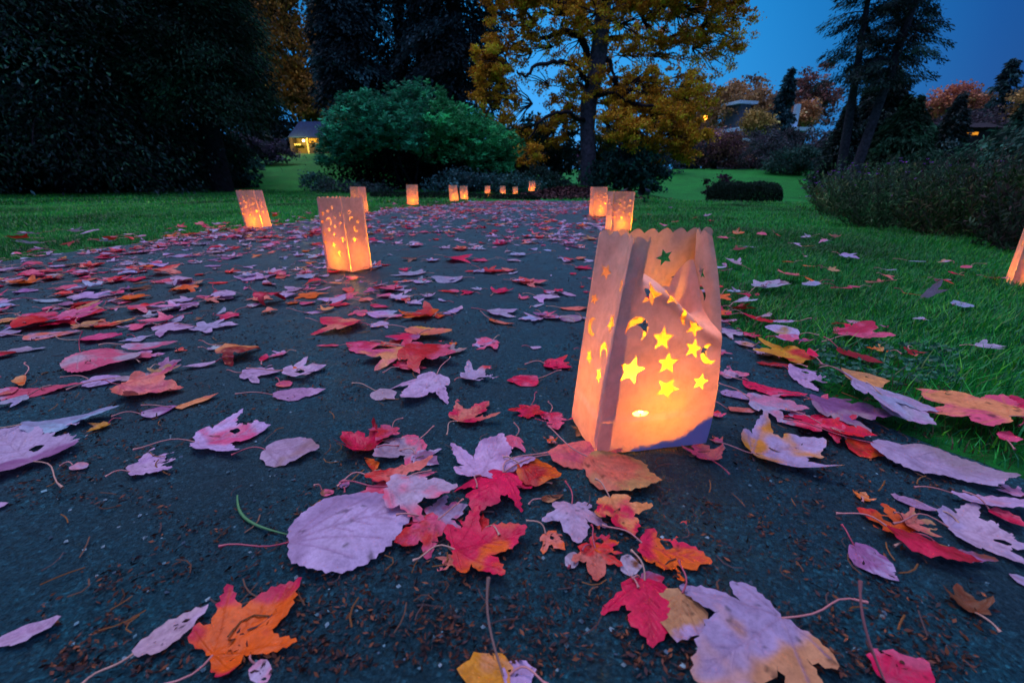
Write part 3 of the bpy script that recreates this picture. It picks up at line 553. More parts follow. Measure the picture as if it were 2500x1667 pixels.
def perennial(x, y, r, h, n, cols, label, seed, flowers=0):
    rng = np.random.RandomState(seed); r = r*.9; cols = np.array(cols)*rng.uniform(.7, 1.6)*(1+rng.normal(size=3)*.12); root = empty('perennial_plant', (x, y, float(terrain(x, y)))); tag(root, label, 'plant', 'perennials in the bed on the right')
    n = int(n*.8); ns = int(n/34); az = rng.rand(ns)*6.28; rr = r*rng.rand(ns)**.5; b0 = np.c_[np.cos(az)*rr*.7, np.sin(az)*rr*.7, np.zeros(ns)]
    hh = h*(.35+.9*rng.rand(ns)**1.3)*(1-.25*(rr/r)**2); tip = b0+np.c_[np.cos(az)*rr*.5, np.sin(az)*rr*.5, hh]+rng.normal(size=(ns, 3))*.04
    st = MB(); 
    for k in range(0, ns, 2): st.tube([b0[k], (b0[k]+tip[k])/2+(0, 0, .02), tip[k]], [.003, .0025, .0015], 3, (0.05, 0.06, 0.04))
    k = rng.randint(0, ns, n); t = rng.rand(n)**.7; P0 = b0[k]+(tip[k]-b0[k])*t[:, None]
    D = unit(rng.normal(size=(n, 3))*.8+np.array((0, 0, 1.1))); L = .034*(.5+rng.rand(n)); tone = np.exp(.3*rng.normal(size=ns))
    v, f, c = cards(P0, D, L, L*.13, rng, col=np.clip(pick(cols, n, rng, .3)*tone[k][:, None], 0, 1)); obj('foliage', crown_mesh('foliage', (v, f, c)), root)
    st.build('stems', M_LITTER, root)['kind'] = 'stuff'
    if flowers:
        fp = tip[rng.choice(ns, min(flowers, ns), replace=False)]; k = np.repeat(np.arange(len(fp)), 10); az = rng.rand(len(k))*6.28
        v, f, c = cards(fp[k], unit(np.c_[np.cos(az), np.sin(az), .3+0*az]), .022, .006, rng, col=pick([(0.35, 0.08, 0.55), (0.25, 0.07, 0.5)], len(k), rng, .2)); obj('flowers', raw_mesh('flowers', v, f, M_FOL, c), root)['kind'] = 'stuff'
G1 = [(0.026, 0.085, 0.048), (0.045, 0.10, 0.055), (0.06, 0.085, 0.055)]; G2 = [(0.016, 0.055, 0.022), (0.035, 0.07, 0.03), (0.06, 0.045, 0.035)]
perennial(3.5, 4.6, .50, .42, 9000, G1, 'grey-green feathery plant at the left tip of the perennial bed', 120)
perennial(3.55, 4.1, .55, .46, 10000, G1, 'bushy grey-green plant just behind the bed front, left half', 121, 10)
perennial(2.95, 3.5, .45, .38, 9000, G1, 'low grey-green plant at the front of the bed, left of centre', 122)
perennial(3.6, 3.2, .55, .50, 11000, G2, 'darker bushy plant in the middle of the perennial bed', 123)
perennial(2.95, 2.85, .42, .40, 9000, G2, 'dark green plant at the front of the bed, right of centre', 124)
perennial(3.5, 2.4, .50, .46, 10000, G2, 'dark plant at the right end of the bed, near the edge of view', 125)
perennial(2.75, 2.25, .34, .26, 6000, G2, 'low dark plant nearest the half-hidden lantern', 126)
perennial(4.4, 5.6, .75, .55, 10000, G1, 'tall plant with purple flower heads at the back of the bed', 127, 40)
perennial(5.4, 7.4, .60, .50, 7000, G1, 'farthest plant of the bed, topped with bright purple flowers', 128, 120)
perennial(5.2, 5.0, .8, .56, 9000, G2, 'large dark plant behind the middle of the bed', 129)
perennial(6.2, 6.9, .9, .60, 8000, G2, 'pale seed-headed plant far back in the bed', 130, 20)
perennial(4.5, 3.6, .7, .54, 9000, G2, 'shadowy plant deep in the right half of the bed', 131)

# ------------------------------------------------------------------ cottage
M_CW = simple('dark_timber', (0.05, 0.04, 0.045), .8, .4, 3); M_ROOF = simple('slate_roof', (0.005, 0.028, 0.10), .9, .4, 4); M_YW = simple('painted_post', (0.55, 0.45, 0.22), .7, .15, 3)
M_PORCH = simple('plastered_porch', (0.17, 0.13, 0.07), .8, .35, 3)
M_GLOW = emis('lit_window', (1.0, 0.42, 0.03), 1.3); M_DIM = emis('distant_window', (1.0, 0.36, 0.03), .7); M_BULB = emis('porch_bulb', (1.0, 0.75, 0.32), 14)
s = spot(762, 50); cot = empty('cottage', (s[0], s[1], s[2])); cot.scale = (.72, .72, .70); tag(cot, 'small dark cottage with a blue slate roof and a lit porch, behind the left lawn', 'cottage')
def bx(nm, a, b, mat, par): m = MB(); m.box(a, b); return m.build(nm, mat, par)
bx('wall', (-3.0, 0, -.3), (-2.55, 4, 2.35), M_CW, cot); bx('wall', (-.35, 0, -.3), (1.5, .25, 1.42), M_CW, cot); bx('wall', (1.5, 0, -.3), (2.3, .25, 2.3), M_CW, cot); bx('wall', (-2.55, 3.7, -.3), (2.3, 4, 2.35), M_CW, cot)
bx('porch_wall', (-2.55, 1.4, -.3), (-.35, 1.6, 2.35), M_PORCH, cot); bx('post', (-.52, -.05, -.3), (-.30, .24, 2.45), M_YW, cot); bx('shelf_beam', (-2.5, .2, 1.3), (-1.5, .5, 1.52), M_YW, cot); bx('lintel', (-.35, .02, 2.2), (1.5, .25, 2.4), M_CW, cot)
wf = bx('window', (-.22, .10, 1.42), (1.12, .16, 2.2), M_GLOW, cot)
for k in range(5): bx('glazing_bar', (-.25+k*.33, .04, 1.42), (-.21+k*.33, .098, 2.2), M_CW, wf)
r = MB(); e0, e1 = -2.9, 2.6
V = [(e0, -.5, 2.4), (e1, -.5, 2.4), (e1, 4.4, 2.4), (e0, 4.4, 2.4), (e0+.9, 1.9, 4.7), (e1-.9, 1.9, 4.7)]
V2 = [(x, y, z-.12) for x, y, z in V]
me = bpy.data.meshes.new('roof'); me.from_pydata(V+V2, [], [(0, 1, 5, 4), (1, 2, 5), (2, 3, 4, 5), (3, 0, 4), (6, 10, 11, 7), (7, 11, 8), (8, 11, 10, 9), (9, 10, 6), (0, 6, 7, 1), (1, 7, 8, 2), (2, 8, 9, 3), (3, 9, 6, 0)]); me.materials.append(M_ROOF); rf = obj('roof', me, cot)
m = MB(); m.lathe([(0.001, -.15), (.1, -.1), (.15, 0), (.1, .12), (.001, .16)], 14, (-1.45, 1.15, 2.0)); lm = m.build('porch_lamp', M_BULB, cot, True)
m = MB(); m.box((-1.5, 1.2, 2.1), (-1.4, 1.4, 2.2)); m.build('bracket', M_CW, lm)
def point(name, loc, power, col, r=0.02, parent=None):
    d = bpy.data.lights.new(name, 'POINT'); d.energy = power; d.color = col; d.shadow_soft_size = r
    o = bpy.data.objects.new(name, d); C.objects.link(o); o.location = loc
    if parent: o.parent = parent
    return o
point('porch_light', (-1.45, -2.0, 1.9), 330, (1.0, 0.66, 0.16), .12, cot)

# ------------------------------------------------------------------ flat-roofed house and lit house far right
M_WHITE = simple('white_fascia', (0.5, 0.75, 0.95), .5, .08, 2); M_GREY = simple('grey_wall', (0.07, 0.09, 0.13), .7, .3, 2)
s = (gx(1915, 66, 8), 66, 0); hz = zat(318, 66); hou = empty('flat_roofed_house', (s[0], 66, 0)); tag(hou, 'modern flat-roofed house with pale blue-white roof edges above the bushes', 'house')
hou.rotation_euler = (0, 0, math.radians(16))
bx('wall', (-5.0, .5, 0), (4.8, 6, hz-.1), M_GREY, hou); bx('roof', (-5.2, -.2, hz), (5.2, 6.6, hz+.45), M_WHITE, hou); bx('upper_wall', (-1.2, 1.4, hz+.45), (3.8, 5, hz+2.5), M_GREY, hou)
bx('chimney', (2.6, .9, hz+.46), (3.3, 1.39, hz+3.4), M_WHITE, hou); bx('upper_roof', (-5.6, 2.4, hz+3.4), (-2.6, 6, hz+3.75), M_WHITE, hou); bx('upper_support', (-5.0, 2.9, hz+.46), (-3.2, 5.5, hz+3.39), M_GREY, hou)
bx('low_roof', (-7.8, -.6, hz-1.6), (-5.21, 3, hz-1.2), M_WHITE, hou); bx('low_wall', (-7.4, 0, 0), (-5.21, 2.8, hz-1.61), M_GREY, hou)
w_ = bx('window', (-.4, .42, hz-1.2), (1.2, .48, hz-.2), simple('dusk_glass', (0.1, 0.2, 0.3), .15, .1, 1), hou)
p = at(2372, 326, 55); lh = empty('lit_house', (p[0], 55, 0)); tag(lh, 'dark house with two glowing orange windows, far right behind trees', 'house')
bx('wall', (-2.6, .1, 0), (3.0, 4, p[2]+.6), M_BARKD, lh)
m = MB(); m.add([(-3, -.3, p[2]+.6), (3.4, -.3, p[2]+.6), (3.4, 4.4, p[2]+.6), (-3, 4.4, p[2]+.6), (-3, 2, p[2]+1.3), (3.4, 2, p[2]+1.3)], [(0, 1, 5, 4), (3, 4, 5, 2)]); m.add([(-3, -.3, p[2]+.6), (-3, 2, p[2]+1.3), (-3, 4.4, p[2]+.6), (3.4, -.3, p[2]+.6), (3.4, 2, p[2]+1.3), (3.4, 4.4, p[2]+.6)], np.array([(0, 1, 2), (3, 5, 4)])); m.build('roof', M_BARKD, lh)
bx('window', (-1.9, .03, p[2]-.20), (-1.4, .09, p[2]+.16), M_DIM, lh); bx('window', (-.6, .03, p[2]-.16), (.8, .09, p[2]+.14), M_DIM, lh)
# street lamp seen through the orange tree
p = at(1722, 288, 54); zl = float(terrain(p[0], 54)); sl = empty('street_lamp', (p[0], 54, zl)); tag(sl, 'distant street lamp glowing orange at the right edge of the oak', 'street lamp')
m = MB(); m.tube([(0.5, .3, -.2), (0.5, .3, p[2]-zl), (.4, .15, p[2]-zl+.35), (0, 0, p[2]-zl+.3)], [.07, .05, .04, .035], 8); m.build('pole', M_GREY, sl, True)
m = MB(); m.lathe([(.001, -.22), (.15, -.17), (.22, 0), (.15, .17), (.001, .22)], 14, (0, 0, p[2]-zl)); m.build('lamp', emis('sodium_lamp', (1.0, 0.30, 0.02), 7), sl, True)

# garden spotlights
M_BLK = simple('black_metal', (0.012, 0.02, 0.03), .45, .2, 20, .5)
def spotlight(px, Y, k, sz, label):
    s = spot(px, Y); r = empty('garden_spotlight', s, k); tag(r, label, 'spotlight', 'garden spotlights on the right lawn')
    m = MB(); m.tube([(0, 0, -.05), (0, 0, .09*sz)], .012*sz, 8); m.build('stake', M_BLK, r)
    m = MB(); m.tube([(0, .12*sz, .17*sz), (0, .08*sz, .18*sz), (0, -.06*sz, .20*sz), (0, -.12*sz, .21*sz)], [.03*sz, .055*sz, .065*sz, .085*sz], 16); m.build('head', M_BLK, r, True)
    m = MB(); m.tube([(-.075*sz, 0, .18*sz), (-.06*sz, 0, .10*sz), (.06*sz, 0, .10*sz), (.075*sz, 0, .18*sz)], .009*sz, 6); m.build('bracket', M_BLK, r)
spotlight(1524, 9.0, .6, .95, 'small round black garden spotlight behind the pair of lanterns'); spotlight(1573, 8.6, -.9, 1.0, 'squat black garden spotlight on the lawn, farther right')

# ------------------------------------------------------------------ flat sheets with cut-outs
def inside(poly, pts):
    x, y = pts[:, 0], pts[:, 1]; r = np.zeros(len(pts), bool); n = len(poly)
    for i in range(n):
        x1, y1 = poly[i]; x2, y2 = poly[(i+1) % n]
        if y1 == y2: continue
        c = ((y1 > y) != (y2 > y)) & (x < (x2-x1)*(y-y1)/(y2-y1)+x1); r ^= c
    return r
def sheet(outline, holes, sp_, extra=None, seed=0):
    rng = np.random.RandomState(seed); outline = np.asarray(outline, float); lo, hi = outline.min(0), outline.max(0)
    gx_, gy_ = np.meshgrid(np.arange(lo[0]+sp_/2, hi[0], sp_), np.arange(lo[1]+sp_/2, hi[1], sp_*.87)); gx_ = gx_+(np.arange(gx_.shape[0]) % 2)[:, None]*sp_/2
    g = np.c_[gx_.ravel(), gy_.ravel()]; g = g+rng.uniform(-.12, .12, g.shape)*sp_; g = g[inside(outline, g)]
    # keep grid points off the outline
    allp = np.concatenate([outline]+[np.asarray(h_) for h_ in holes])
    if len(g): d = np.min(np.linalg.norm(g[:, None]-allp[None], axis=2), axis=1) if len(g)*len(allp) < 4e6 else np.ones(len(g)); g = g[d > sp_*.4]
    V = [tuple(p) for p in outline]; E_ = [(i, (i+1) % len(outline)) for i in range(len(outline))]
    for h_ in holes:
        b = len(V); V += [tuple(p) for p in h_]; E_ += [(b+i, b+(i+1) % len(h_)) for i in range(len(h_))]
    V += [tuple(p) for p in g]
    if extra is not None and len(extra): V += [tuple(p) for p in extra]
    vo, eo, fo, _, _, _ = delaunay_2d_cdt([Vector(v) for v in V], E_, [], 0, 1e-6, False)
    v = np.array([tuple(q) for q in vo]); f = np.array([q for q in fo if len(q) == 3])
    c = v[f].mean(1); k = inside(outline, c)
    for h_ in holes: k &= ~inside(h_, c)
    f = f[k]; used = np.unique(f); mp = -np.ones(len(v), int); mp[used] = np.arange(len(used)); return v[used], mp[f]

def star(cx, cy, R, rot=0.0, n=5):
    return [(cx+(R if i % 2 == 0 else R*.44)*math.sin(rot+i*math.pi/n), cy+(R if i % 2 == 0 else R*.44)*math.cos(rot+i*math.pi/n)) for i in range(2*n)]
def moon(cx, cy, R, rot=0.0):
    t0 = math.radians(51.3); f0 = math.radians(77.3)
    o = [(R*math.cos(a), R*math.sin(a)) for a in np.linspace(t0, 2*math.pi-t0, 14)]
    o += [(.45*R+.8*R*math.cos(a), .8*R*math.sin(a)) for a in np.linspace(2*math.pi-f0, f0, 10)[1:-1]]
    c, s_ = math.cos(rot), math.sin(rot); return [(cx+x*c-y*s_, cy+x*s_+y*c) for x, y in o]
BW, BD, BH = .155, .10, .275

def bag_faces(holes4, sp_, seed):
    """four unwrapped faces (front, right, back, left) welded into one sheet; returns face id, u, t, tris"""
    rng = np.random.RandomState(seed); out = []
    nt_ = int(BH/sp_)
    for k, w in enumerate((BW, BD, BW, BD)):
        ns = 8 if w == BW else 5; top = []
        xs_ = np.linspace(0, w, ns*8+1)
        for x in xs_[::-1]: top.append((x, BH-.0045+.0062*abs(math.sin(math.pi*ns*x/w))))
        top[0] = (w, BH-.0045); top[-1] = (0, BH-.0045)
        ys_ = np.linspace(0, BH-.0045, nt_+1)
        ol = [(x, 0) for x in np.linspace(0, w, int(w/sp_)+1)[:-1]]+[(w, y) for y in ys_[:-1]]+top+[(0, y) for y in ys_[::-1][1:-1]]
        v, f = sheet(ol, holes4[k], sp_, seed=seed+k); out.append((k, v/np.array((w, 1)), f))
    return out
def ink(hs, w):  # (kind,u,t,R,rot) -> polygons in metres
    o = []
    for h_ in hs:
        k, u, t_, R = h_[:4]; rot = h_[4] if len(h_) > 4 else 0
        if k == 's': o.append(star(u*w, t_, R, rot))
        elif k == 'm': o.append(moon(u*w, t_, R, rot))
        elif k == 'e': o.append([(u*w+R*math.cos(a)*(1+.1*math.sin(5*a)), t_+R*.38*math.sin(a)*(1+.15*math.sin(3*a+1))) for a in np.linspace(0, 2*math.pi, 18)[:-1]])
    return o
# pattern read off the lantern left of the path
PF = [('s', .50, .238, .0105, .2), ('s', .30, .224, .0105, -.2), ('s', .83, .216, .0125, .3), ('s', .13, .215, .010, .1), ('s', .57, .204, .0095, 0), ('m', .32, .186, .017, -2.2), ('s', .08, .184, .010, .4),
      ('s', .56, .170, .0095, .5), ('m', .80, .177, .012, -1.3), ('s', .33, .156, .0105, .1), ('m', .13, .143, .010, .8), ('s', .54, .138, .0105, -.3), ('s', .84, .124, .014, .2), ('s', .11, .106, .0105, 0), ('s', .48, .101, .013, .35), ('m', .66, .068, .0105, -.6)]
PS = [('s', .28, .224, .010, .3), ('m', .33, .197, .010, -1), ('s', .62, .187, .010, .2), ('m', .52, .160, .011, .6), ('s', .40, .120, .0115, 0)]
SPf = bag_faces([ink(PF, BW), ink(PS, BD), ink(PF[2:15:1], BW), ink(PS, BD)], .0065, 3)
def mesh_bag(name, faces, corner, warp, mat, damp=None):
    V = []; Fc = []; nn = 0; dm = []
    for k, uv, f in faces:
        A = corner(k, uv[:, 1]); B = corner((k+1) % 4, uv[:, 1]); p = A+(B-A)*uv[:, :1]; nr = np.cross(B-A, (0, 0, 1.0)); nr = unit(nr)
        p = p+nr*warp(k, uv[:, 0], uv[:, 1])[:, None]
        if damp is not None: dm.append(damp(k, uv[:, 0], uv[:, 1]))
        V.append(p); Fc.append(f+nn); nn += len(p)
    V = np.concatenate(V); Fc = np.concatenate(Fc); dm = np.concatenate(dm) if dm else np.zeros(len(V))
    key = np.round(V/2e-4).astype(int); _, first, inv = np.unique(key, axis=0, return_index=True, return_inverse=True); inv = inv.ravel()
    Fc = inv[Fc]; Fc = Fc[(Fc[:, 0] != Fc[:, 1]) & (Fc[:, 1] != Fc[:, 2]) & (Fc[:, 0] != Fc[:, 2])]
    return raw_mesh(name, V[first], Fc, mat, None, True, {'damp': dm[first]})
def std_corner(seed):
    rng = np.random.RandomState(seed); base = [(-BW/2, -BD/2), (BW/2, -BD/2), (BW/2, BD/2), (-BW/2, BD/2)]; j = rng.normal(size=(4, 2))*.003; ln = rng.normal(size=2)*.006
    def c(k, t_): b_ = base[k % 4]; q = j[k % 4]; return np.c_[b_[0]+(q[0]+ln[0])*t_/BH*1.5, b_[1]+(q[1]+ln[1])*t_/BH*1.5, t_]
    def w(k, u_, t_): m_ = u_*(1-u_)*4; return m_**.8*(.005*(fbm(u_*2+k*3.3+seed, t_*9, 40+seed, 2))*2-.004*sm(.05, .2, t_)+.0012*fbm(u_*9+k*7, t_*45, 60+seed, 2))
    return c, w
bagmesh = []
for sd_ in (1, 2, 3):
    c, w = std_corner(sd_); bagmesh.append(mesh_bag('bag_wall', SPf, c, w, M_PAPER))
bot = raw_mesh('bag_bottom', [(-BW/2+.001, -BD/2+.001, .002), (BW/2-.001, -BD/2+.001, .002), (BW/2-.001, BD/2-.001, .002), (-BW/2+.001, BD/2-.001, .002)], [(0, 1, 2, 3)], M_PAPER)
stripm = raw_mesh('glued_seam', [(-BW/2+.003, -BD/2+.0025, .01), (-BW/2+.022, -BD/2+.003, .01), (-BW/2+.022, -BD/2+.0055, .265), (-BW/2+.003, -BD/2+.005, .265)], [(0, 1, 2, 3)], M_SEAM)
LCOL = (1.0, 0.41, 0.006); POW = 2.2
lanterns = {}
def lantern(x, y, rz, label, k=0, z=None, power=POW, group='paper bag lanterns along the path', hl=0.04, scale=1.0, tilt=0.0):
    z = float(terrain(x, y))+.010 if z is None else z
    r = empty('paper_lantern', (x, y, z), rz); r.rotation_euler = (0, tilt, rz); r.scale = (scale,)*3; tag(r, label, 'lantern', group)
    obj('bag_wall', bagmesh[k % 3], r); obj('bag_bottom', bot, r)
    if y < 4: obj('glued_seam', stripm, r)
    point('candle_light', (0, 0, hl+.012), power, LCOL, .009, r); return r
# base point given as the pixel of the bag's foot, distance from its size
def lan_px(px, py, rz, label, k, Y=None, dz=0, **kw):
    if Y is None: x, y, z = ground(px, py)
    else: x, y, z = at(px, py, Y)
    return lantern(x, y, math.radians(rz), label, k, z+dz, **kw)
# second lantern: front edge at (-.622,1.692), turned
def from_corner(fr, lc, label, k, **kw):
    a = math.atan2(fr[1]-lc[1], fr[0]-lc[0]); ca, sa = math.cos(a), math.sin(a); x = fr[0]-(ca*BW/2-sa*(-BD/2)); y = fr[1]-(sa*BW/2+ca*(-BD/2)); return lantern(x, y, a, label, k, **kw)
from_corner((-.622, 1.692), (-.756, 1.775), 'starry paper lantern standing alone among leaves on the left half of the path', 0)
lan_px(632, 556, -8, 'leftmost paper lantern, leaning at the lawn edge, glowing orange below', 1, dz=0)
lan_px(880, 518, -30, 'paper lantern half hidden behind the second one, at the left path edge', 2)
lan_px(1008, 500, 4, 'lone lantern on the left path edge right behind the lawn tip', 0, Y=6.7)
lan_px(1109, 491, 0, 'taller of the close pair of far lanterns where the lawn meets the path', 1, Y=8.5)
lan_px(1133, 487, -12, 'shorter lantern of the close pair where the lawn meets the path', 2, Y=10.0)
lan_px(1190, 480, 3, 'first of three small evenly spaced far lanterns, the one nearest the pair', 0, Y=12.6)
lan_px(1228, 479, 5, 'middle one of three small evenly spaced far lanterns', 1, Y=13.2)
lan_px(1258, 479, -5, 'last of three small evenly spaced far lanterns, by the hedge end', 2, Y=14.4)
lan_px(1298, 467, 12, 'raised far lantern behind the edging hedge, the larger of two', 0, Y=13.4)
lan_px(1314, 467, 20, 'raised far lantern behind the edging hedge, the smaller, paler one', 1, Y=17.0, power=.2)
lan_px(1331, 483.5, 0, 'tiny pale lantern at the far path end, left one of two', 2, Y=22, power=.35)
lan_px(1341, 484, 10, 'tiny pink lantern at the far path end, right one of two', 0, Y=25, power=.6)
lan_px(1460, 527, 14, 'rear lantern of the pair on the right path edge, pale blue-pink top', 1, Y=4.6)
lan_px(1508, 566, 12, 'front lantern of the pair on the right path edge, bright stars low down', 2, Y=3.25)
lan_px(1636, 497, 20, 'tiny glowing lantern far out on the right lawn', 0, Y=24, power=1.2)
lan_px(2533, 712, -38, 'paper lantern in the grass cut off by the right edge of the view', 1, Y=1.50)
lan_px(733, 379, 20, 'tiny pinkish lantern at the left of the cottage porch', 1, Y=47, power=5, scale=1.2)
lan_px(786, 379.5, 0, 'tiny white unlit lantern under the cottage window', 2, Y=47, power=.5, scale=1.2)
lan_px(808, 379.5, 30, 'tiny blue-white unlit lantern at the right end of the cottage front', 0, Y=47, power=.2, scale=1.2)

# ---- the big crumpled lantern in front
CK = {0: [(.111, .488), (.119, .490), (.136, .499)], 1: [(.265, .514), (.268, .525), (.250, .562)], 2: [(.249, .612), (.259, .612), (.276, .614)], 3: [(.090, .584), (.101, .584), (.114, .585)]}
ZB = float(terrain(.18, .54))+.009
def big_corner(k, t_):
    q = np.array(CK[k % 4]); s_ = np.clip(np.asarray(t_)/BH, 0, 1.02)
    w0 = (1-s_)*(1-2*s_); w1 = 4*s_*(1-s_); w2 = s_*(2*s_-1)   # quadratic through the three stations
    q1 = q[1]
    xy = w0[:, None]*q[0]+w1[:, None]*q1+w2[:, None]*q[2]; return np.c_[xy, ZB+np.asarray(t_)]
def big_point(k, u_, t_):
    u_ = np.asarray(u_, float); t_ = np.asarray(t_, float)
    A = big_corner(k, t_); B = big_corner(k+1, t_); p = A+(B-A)*u_[:, None]; nr = unit(np.cross(B-A, (0, 0, 1.0)))
    e_ = np.clip(u_*(1-u_)*4, 0, 1)**.7
    w = e_*(.0035*fbm(u_*2.2+k*3, t_*10, 7, 2)+.0018*fbm(u_*7+k*5, t_*34, 8, 2)-.0035*sm(.04, .2, t_))
    # crease above the base fold
    w = w+.0022*sm(.052, .046, t_)*e_
    if k == 0:
        zc = .212-.062*sm(.28, 1.0, u_); s_ = np.maximum(0, t_-zc); m_ = sm(.17, .30, u_)*(1-.45*sm(.88, 1.0, u_))
        soft = s_**2/(s_+.008)
        w = w-.042*(1-np.exp(-soft/.020))*m_; p[:, 2] -= .066*sm(0, .075, soft)*m_*(1+.18*np.sin(u_*9+1))
        # diagonal pleats running down to the right from the fold
        for (u0, t0, u1, t1, a_, wd) in ((.36, .222, .97, .145, .006, .010), (.80, .250, .94, .165, -.007, .014), (.62, .20, .95, .13, -.003, .012)):
            dx, dy = (u1-u0)*BW, t1-t0; L = math.hypot(dx, dy); qx = (u_-u0)*BW; qy = t_-t0
            al = (qx*dx+qy*dy)/L; ac = np.abs(qx*dy-qy*dx)/L; w = w+a_*np.exp(-(ac/wd)**2)*sm(-.01, .02, al)*(1-sm(L-.02, L+.02, al))
        # rolled lip left of the fold
        w = w+.008*np.exp(-((u_-.14)/.06)**2)*sm(.19, .27, t_)
    if k == 3: w = w-.010*e_*sm(.1, .27, t_)*np.sin(u_*math.pi)
    if k == 1: w = w-.016*e_*sm(.08, .25, t_)
    return p+nr*w[:, None]
def project(p):
    d = p-np.array((0, 0, H)); yc = d[:, 1]*sp+d[:, 2]*cp; z_ = d[:, 1]*cp-d[:, 2]*sp; return np.c_[1250+F*d[:, 0]/z_, 833.5-F*yc/z_]
gu, gt = np.meshgrid(np.linspace(0.02, .98, 90), np.linspace(.005, BH-.005, 150)); gu = gu.ravel(); gt = gt.ravel()
PJ = {k: project(big_point(k, gu, gt)) for k in (0, 3)}
def holepx(kind, k, zx, zy, R, rot=0.0, scale_t=1.0):   # zoomed-picture coordinates -> wall coordinates
    px, py = 1350+zx/2.529, 540+zy/2.529; d = np.sum((PJ[k]-(px, py))**2, 1); i = int(np.argmin(d)); return (kind, gu[i], gt[i], R, rot)
HF = [holepx('s', 0, 482, 922, .0190, .25), holepx('s', 0, 706, 880, .0150, .05), holepx('s', 0, 706, 1030, .0165, .45), holepx('s', 0, 908, 992, .0120, .2), holepx('s', 0, 683, 728, .0160, .1), ('s', .30, .208, .0150, .3),
      holepx('m', 0, 517, 672, .0160, -2.0), holepx('s', 0, 868, 790, .0130, .3), holepx('s', 0, 872, 655, .0125, .5), holepx('m', 0, 962, 822, .0130, .2), ('s', .52, .205, .0135, .2), ('m', .68, .178, .0120, -.9), holepx('e', 0, 535, 1188, .0100), ('s', .80, .222, .012, .2), ('s', .45, .248, .0115, .6)]
HL = [('s', .25, .225, .011, .3), ('s', .78, .218, .0120, .1), ('s', .72, .170, .0135, .3), ('s', .12, .186, .009, .2), ('m', .22, .150, .0125, .4), ('m', .72, .132, .0125, -1.2), ('s', .30, .110, .0120, .3), ('s', .72, .100, .0115, .1)]
HB = [('s', .72, .262-.03, .013, .2), ('s', .40, .238, .012, .4), ('s', .5, .19, .012), ('m', .25, .2, .012), ('s', .8, .17, .012), ('s', .45, .14, .013), ('s', .7, .11, .012)]
big = bag_faces([ink(HF, BW), ink(PS, BD), ink(HB, BW), ink(HL, BD)], .0042, 9)
V = []; Fc = []; nn = 0; dm = []
for k, uv, f in big:
    V.append(big_point(k, uv[:, 0], uv[:, 1])); Fc.append(f+nn); nn += len(uv)
    x_ = uv[:, 0]; y_ = uv[:, 1]; edge = .004+.004*fbm(x_*20, y_*60+3, 77, 2)+.030*sm(.70, 1.0, x_)+.006*sm(.3, .7, x_)
    dm.append(np.where((k == 0) & (x_ > .3), sm(edge+.003, edge-.001, y_), 0)*(.75+.25*(k == 0)))
V = np.concatenate(V); Fc = np.concatenate(Fc); dm = np.concatenate(dm)
key = np.round(V/2e-4).astype(int); _, first, inv = np.unique(key, axis=0, return_index=True, return_inverse=True); inv = inv.ravel(); Fc = inv[Fc]
Fc = Fc[(Fc[:, 0] != Fc[:, 1]) & (Fc[:, 1] != Fc[:, 2]) & (Fc[:, 0] != Fc[:, 2])]
cen = np.array((.179, .550, ZB)); BL_ = empty('paper_lantern', cen); tag(BL_, 'large crumpled paper bag lantern with cut-out stars and moons, nearest the camera', 'lantern', 'paper bag lanterns along the path')
obj('bag_wall', raw_mesh('bag_wall', V[first]-cen, Fc, M_PAPER, None, True, {'damp': dm[first]}), BL_)
bb_ = np.array([(*CK[i][0], ZB+.002) for i in range(4)])-cen; obj('bag_bottom', raw_mesh('bag_bottom', bb_, [(0, 1, 2, 3)], M_PAPER), BL_)
def wallstrip(k, u0, u1, t0, t1, off, nm):   # a second layer of paper glued inside
    nu, nt2 = max(2, int((u1-u0)*30)), max(2, int((t1-t0)/.008)); U_, T_ = np.meshgrid(np.linspace(u0, u1, nu), np.linspace(t0, t1, nt2)); p = big_point(k, U_.ravel(), T_.ravel())
    A = big_corner(k, T_.ravel()); B = big_corner(k+1, T_.ravel()); nr = unit(np.cross(B-A, (0, 0, 1.0))); p = p-nr*off; ix = np.arange(nu*nt2).reshape(nt2, nu)
    fq = np.stack([ix[:-1, :-1], ix[:-1, 1:], ix[1:, 1:], ix[1:, :-1]], -1).reshape(-1, 4); obj(nm, raw_mesh(nm, p-cen, fq, M_SEAM, None, True), BL_)
wallstrip(0, .012, .135, .048, .262, .0016, 'glued_seam')
wallstrip(3, .90, .985, .010, .26, .0016, 'glued_seam')
wallstrip(0, .012, .12, .006, .046, .0019, 'base_fold'); 
tl = empty('tea_light', (.186, .560, ZB+.003)); tag(tl, 'small white tea light burning inside the large crumpled lantern', 'candle')
m = MB(); m.lathe([(.001, 0), (.0185, 0), (.019, .002), (.019, .016), (.0178, .0165), (.0175, .013), (.001, .0125)], 28); m.build('cup', simple('white_cup', (.8, .76, .72), .4, .03, 5), tl, True)
m = MB(); m.tube([(0, 0, .012), (0, 0, .020)], .0007, 6); m.build('wick', M_BLK, tl)
m = MB(); m.lathe([(.0002, .017), (.0038, .021), (.0050, .026), (.0040, .033), (.0018, .040), (.0002, .045)], 16); m.build('flame', emis('flame', (1.0, .62, .16), 28), tl, True)
point('candle_light', (.182, .548, ZB+.054), POW*1.05, LCOL, .008, BL_).location = Vector((.186, .560, ZB+.058))-Vector(cen)

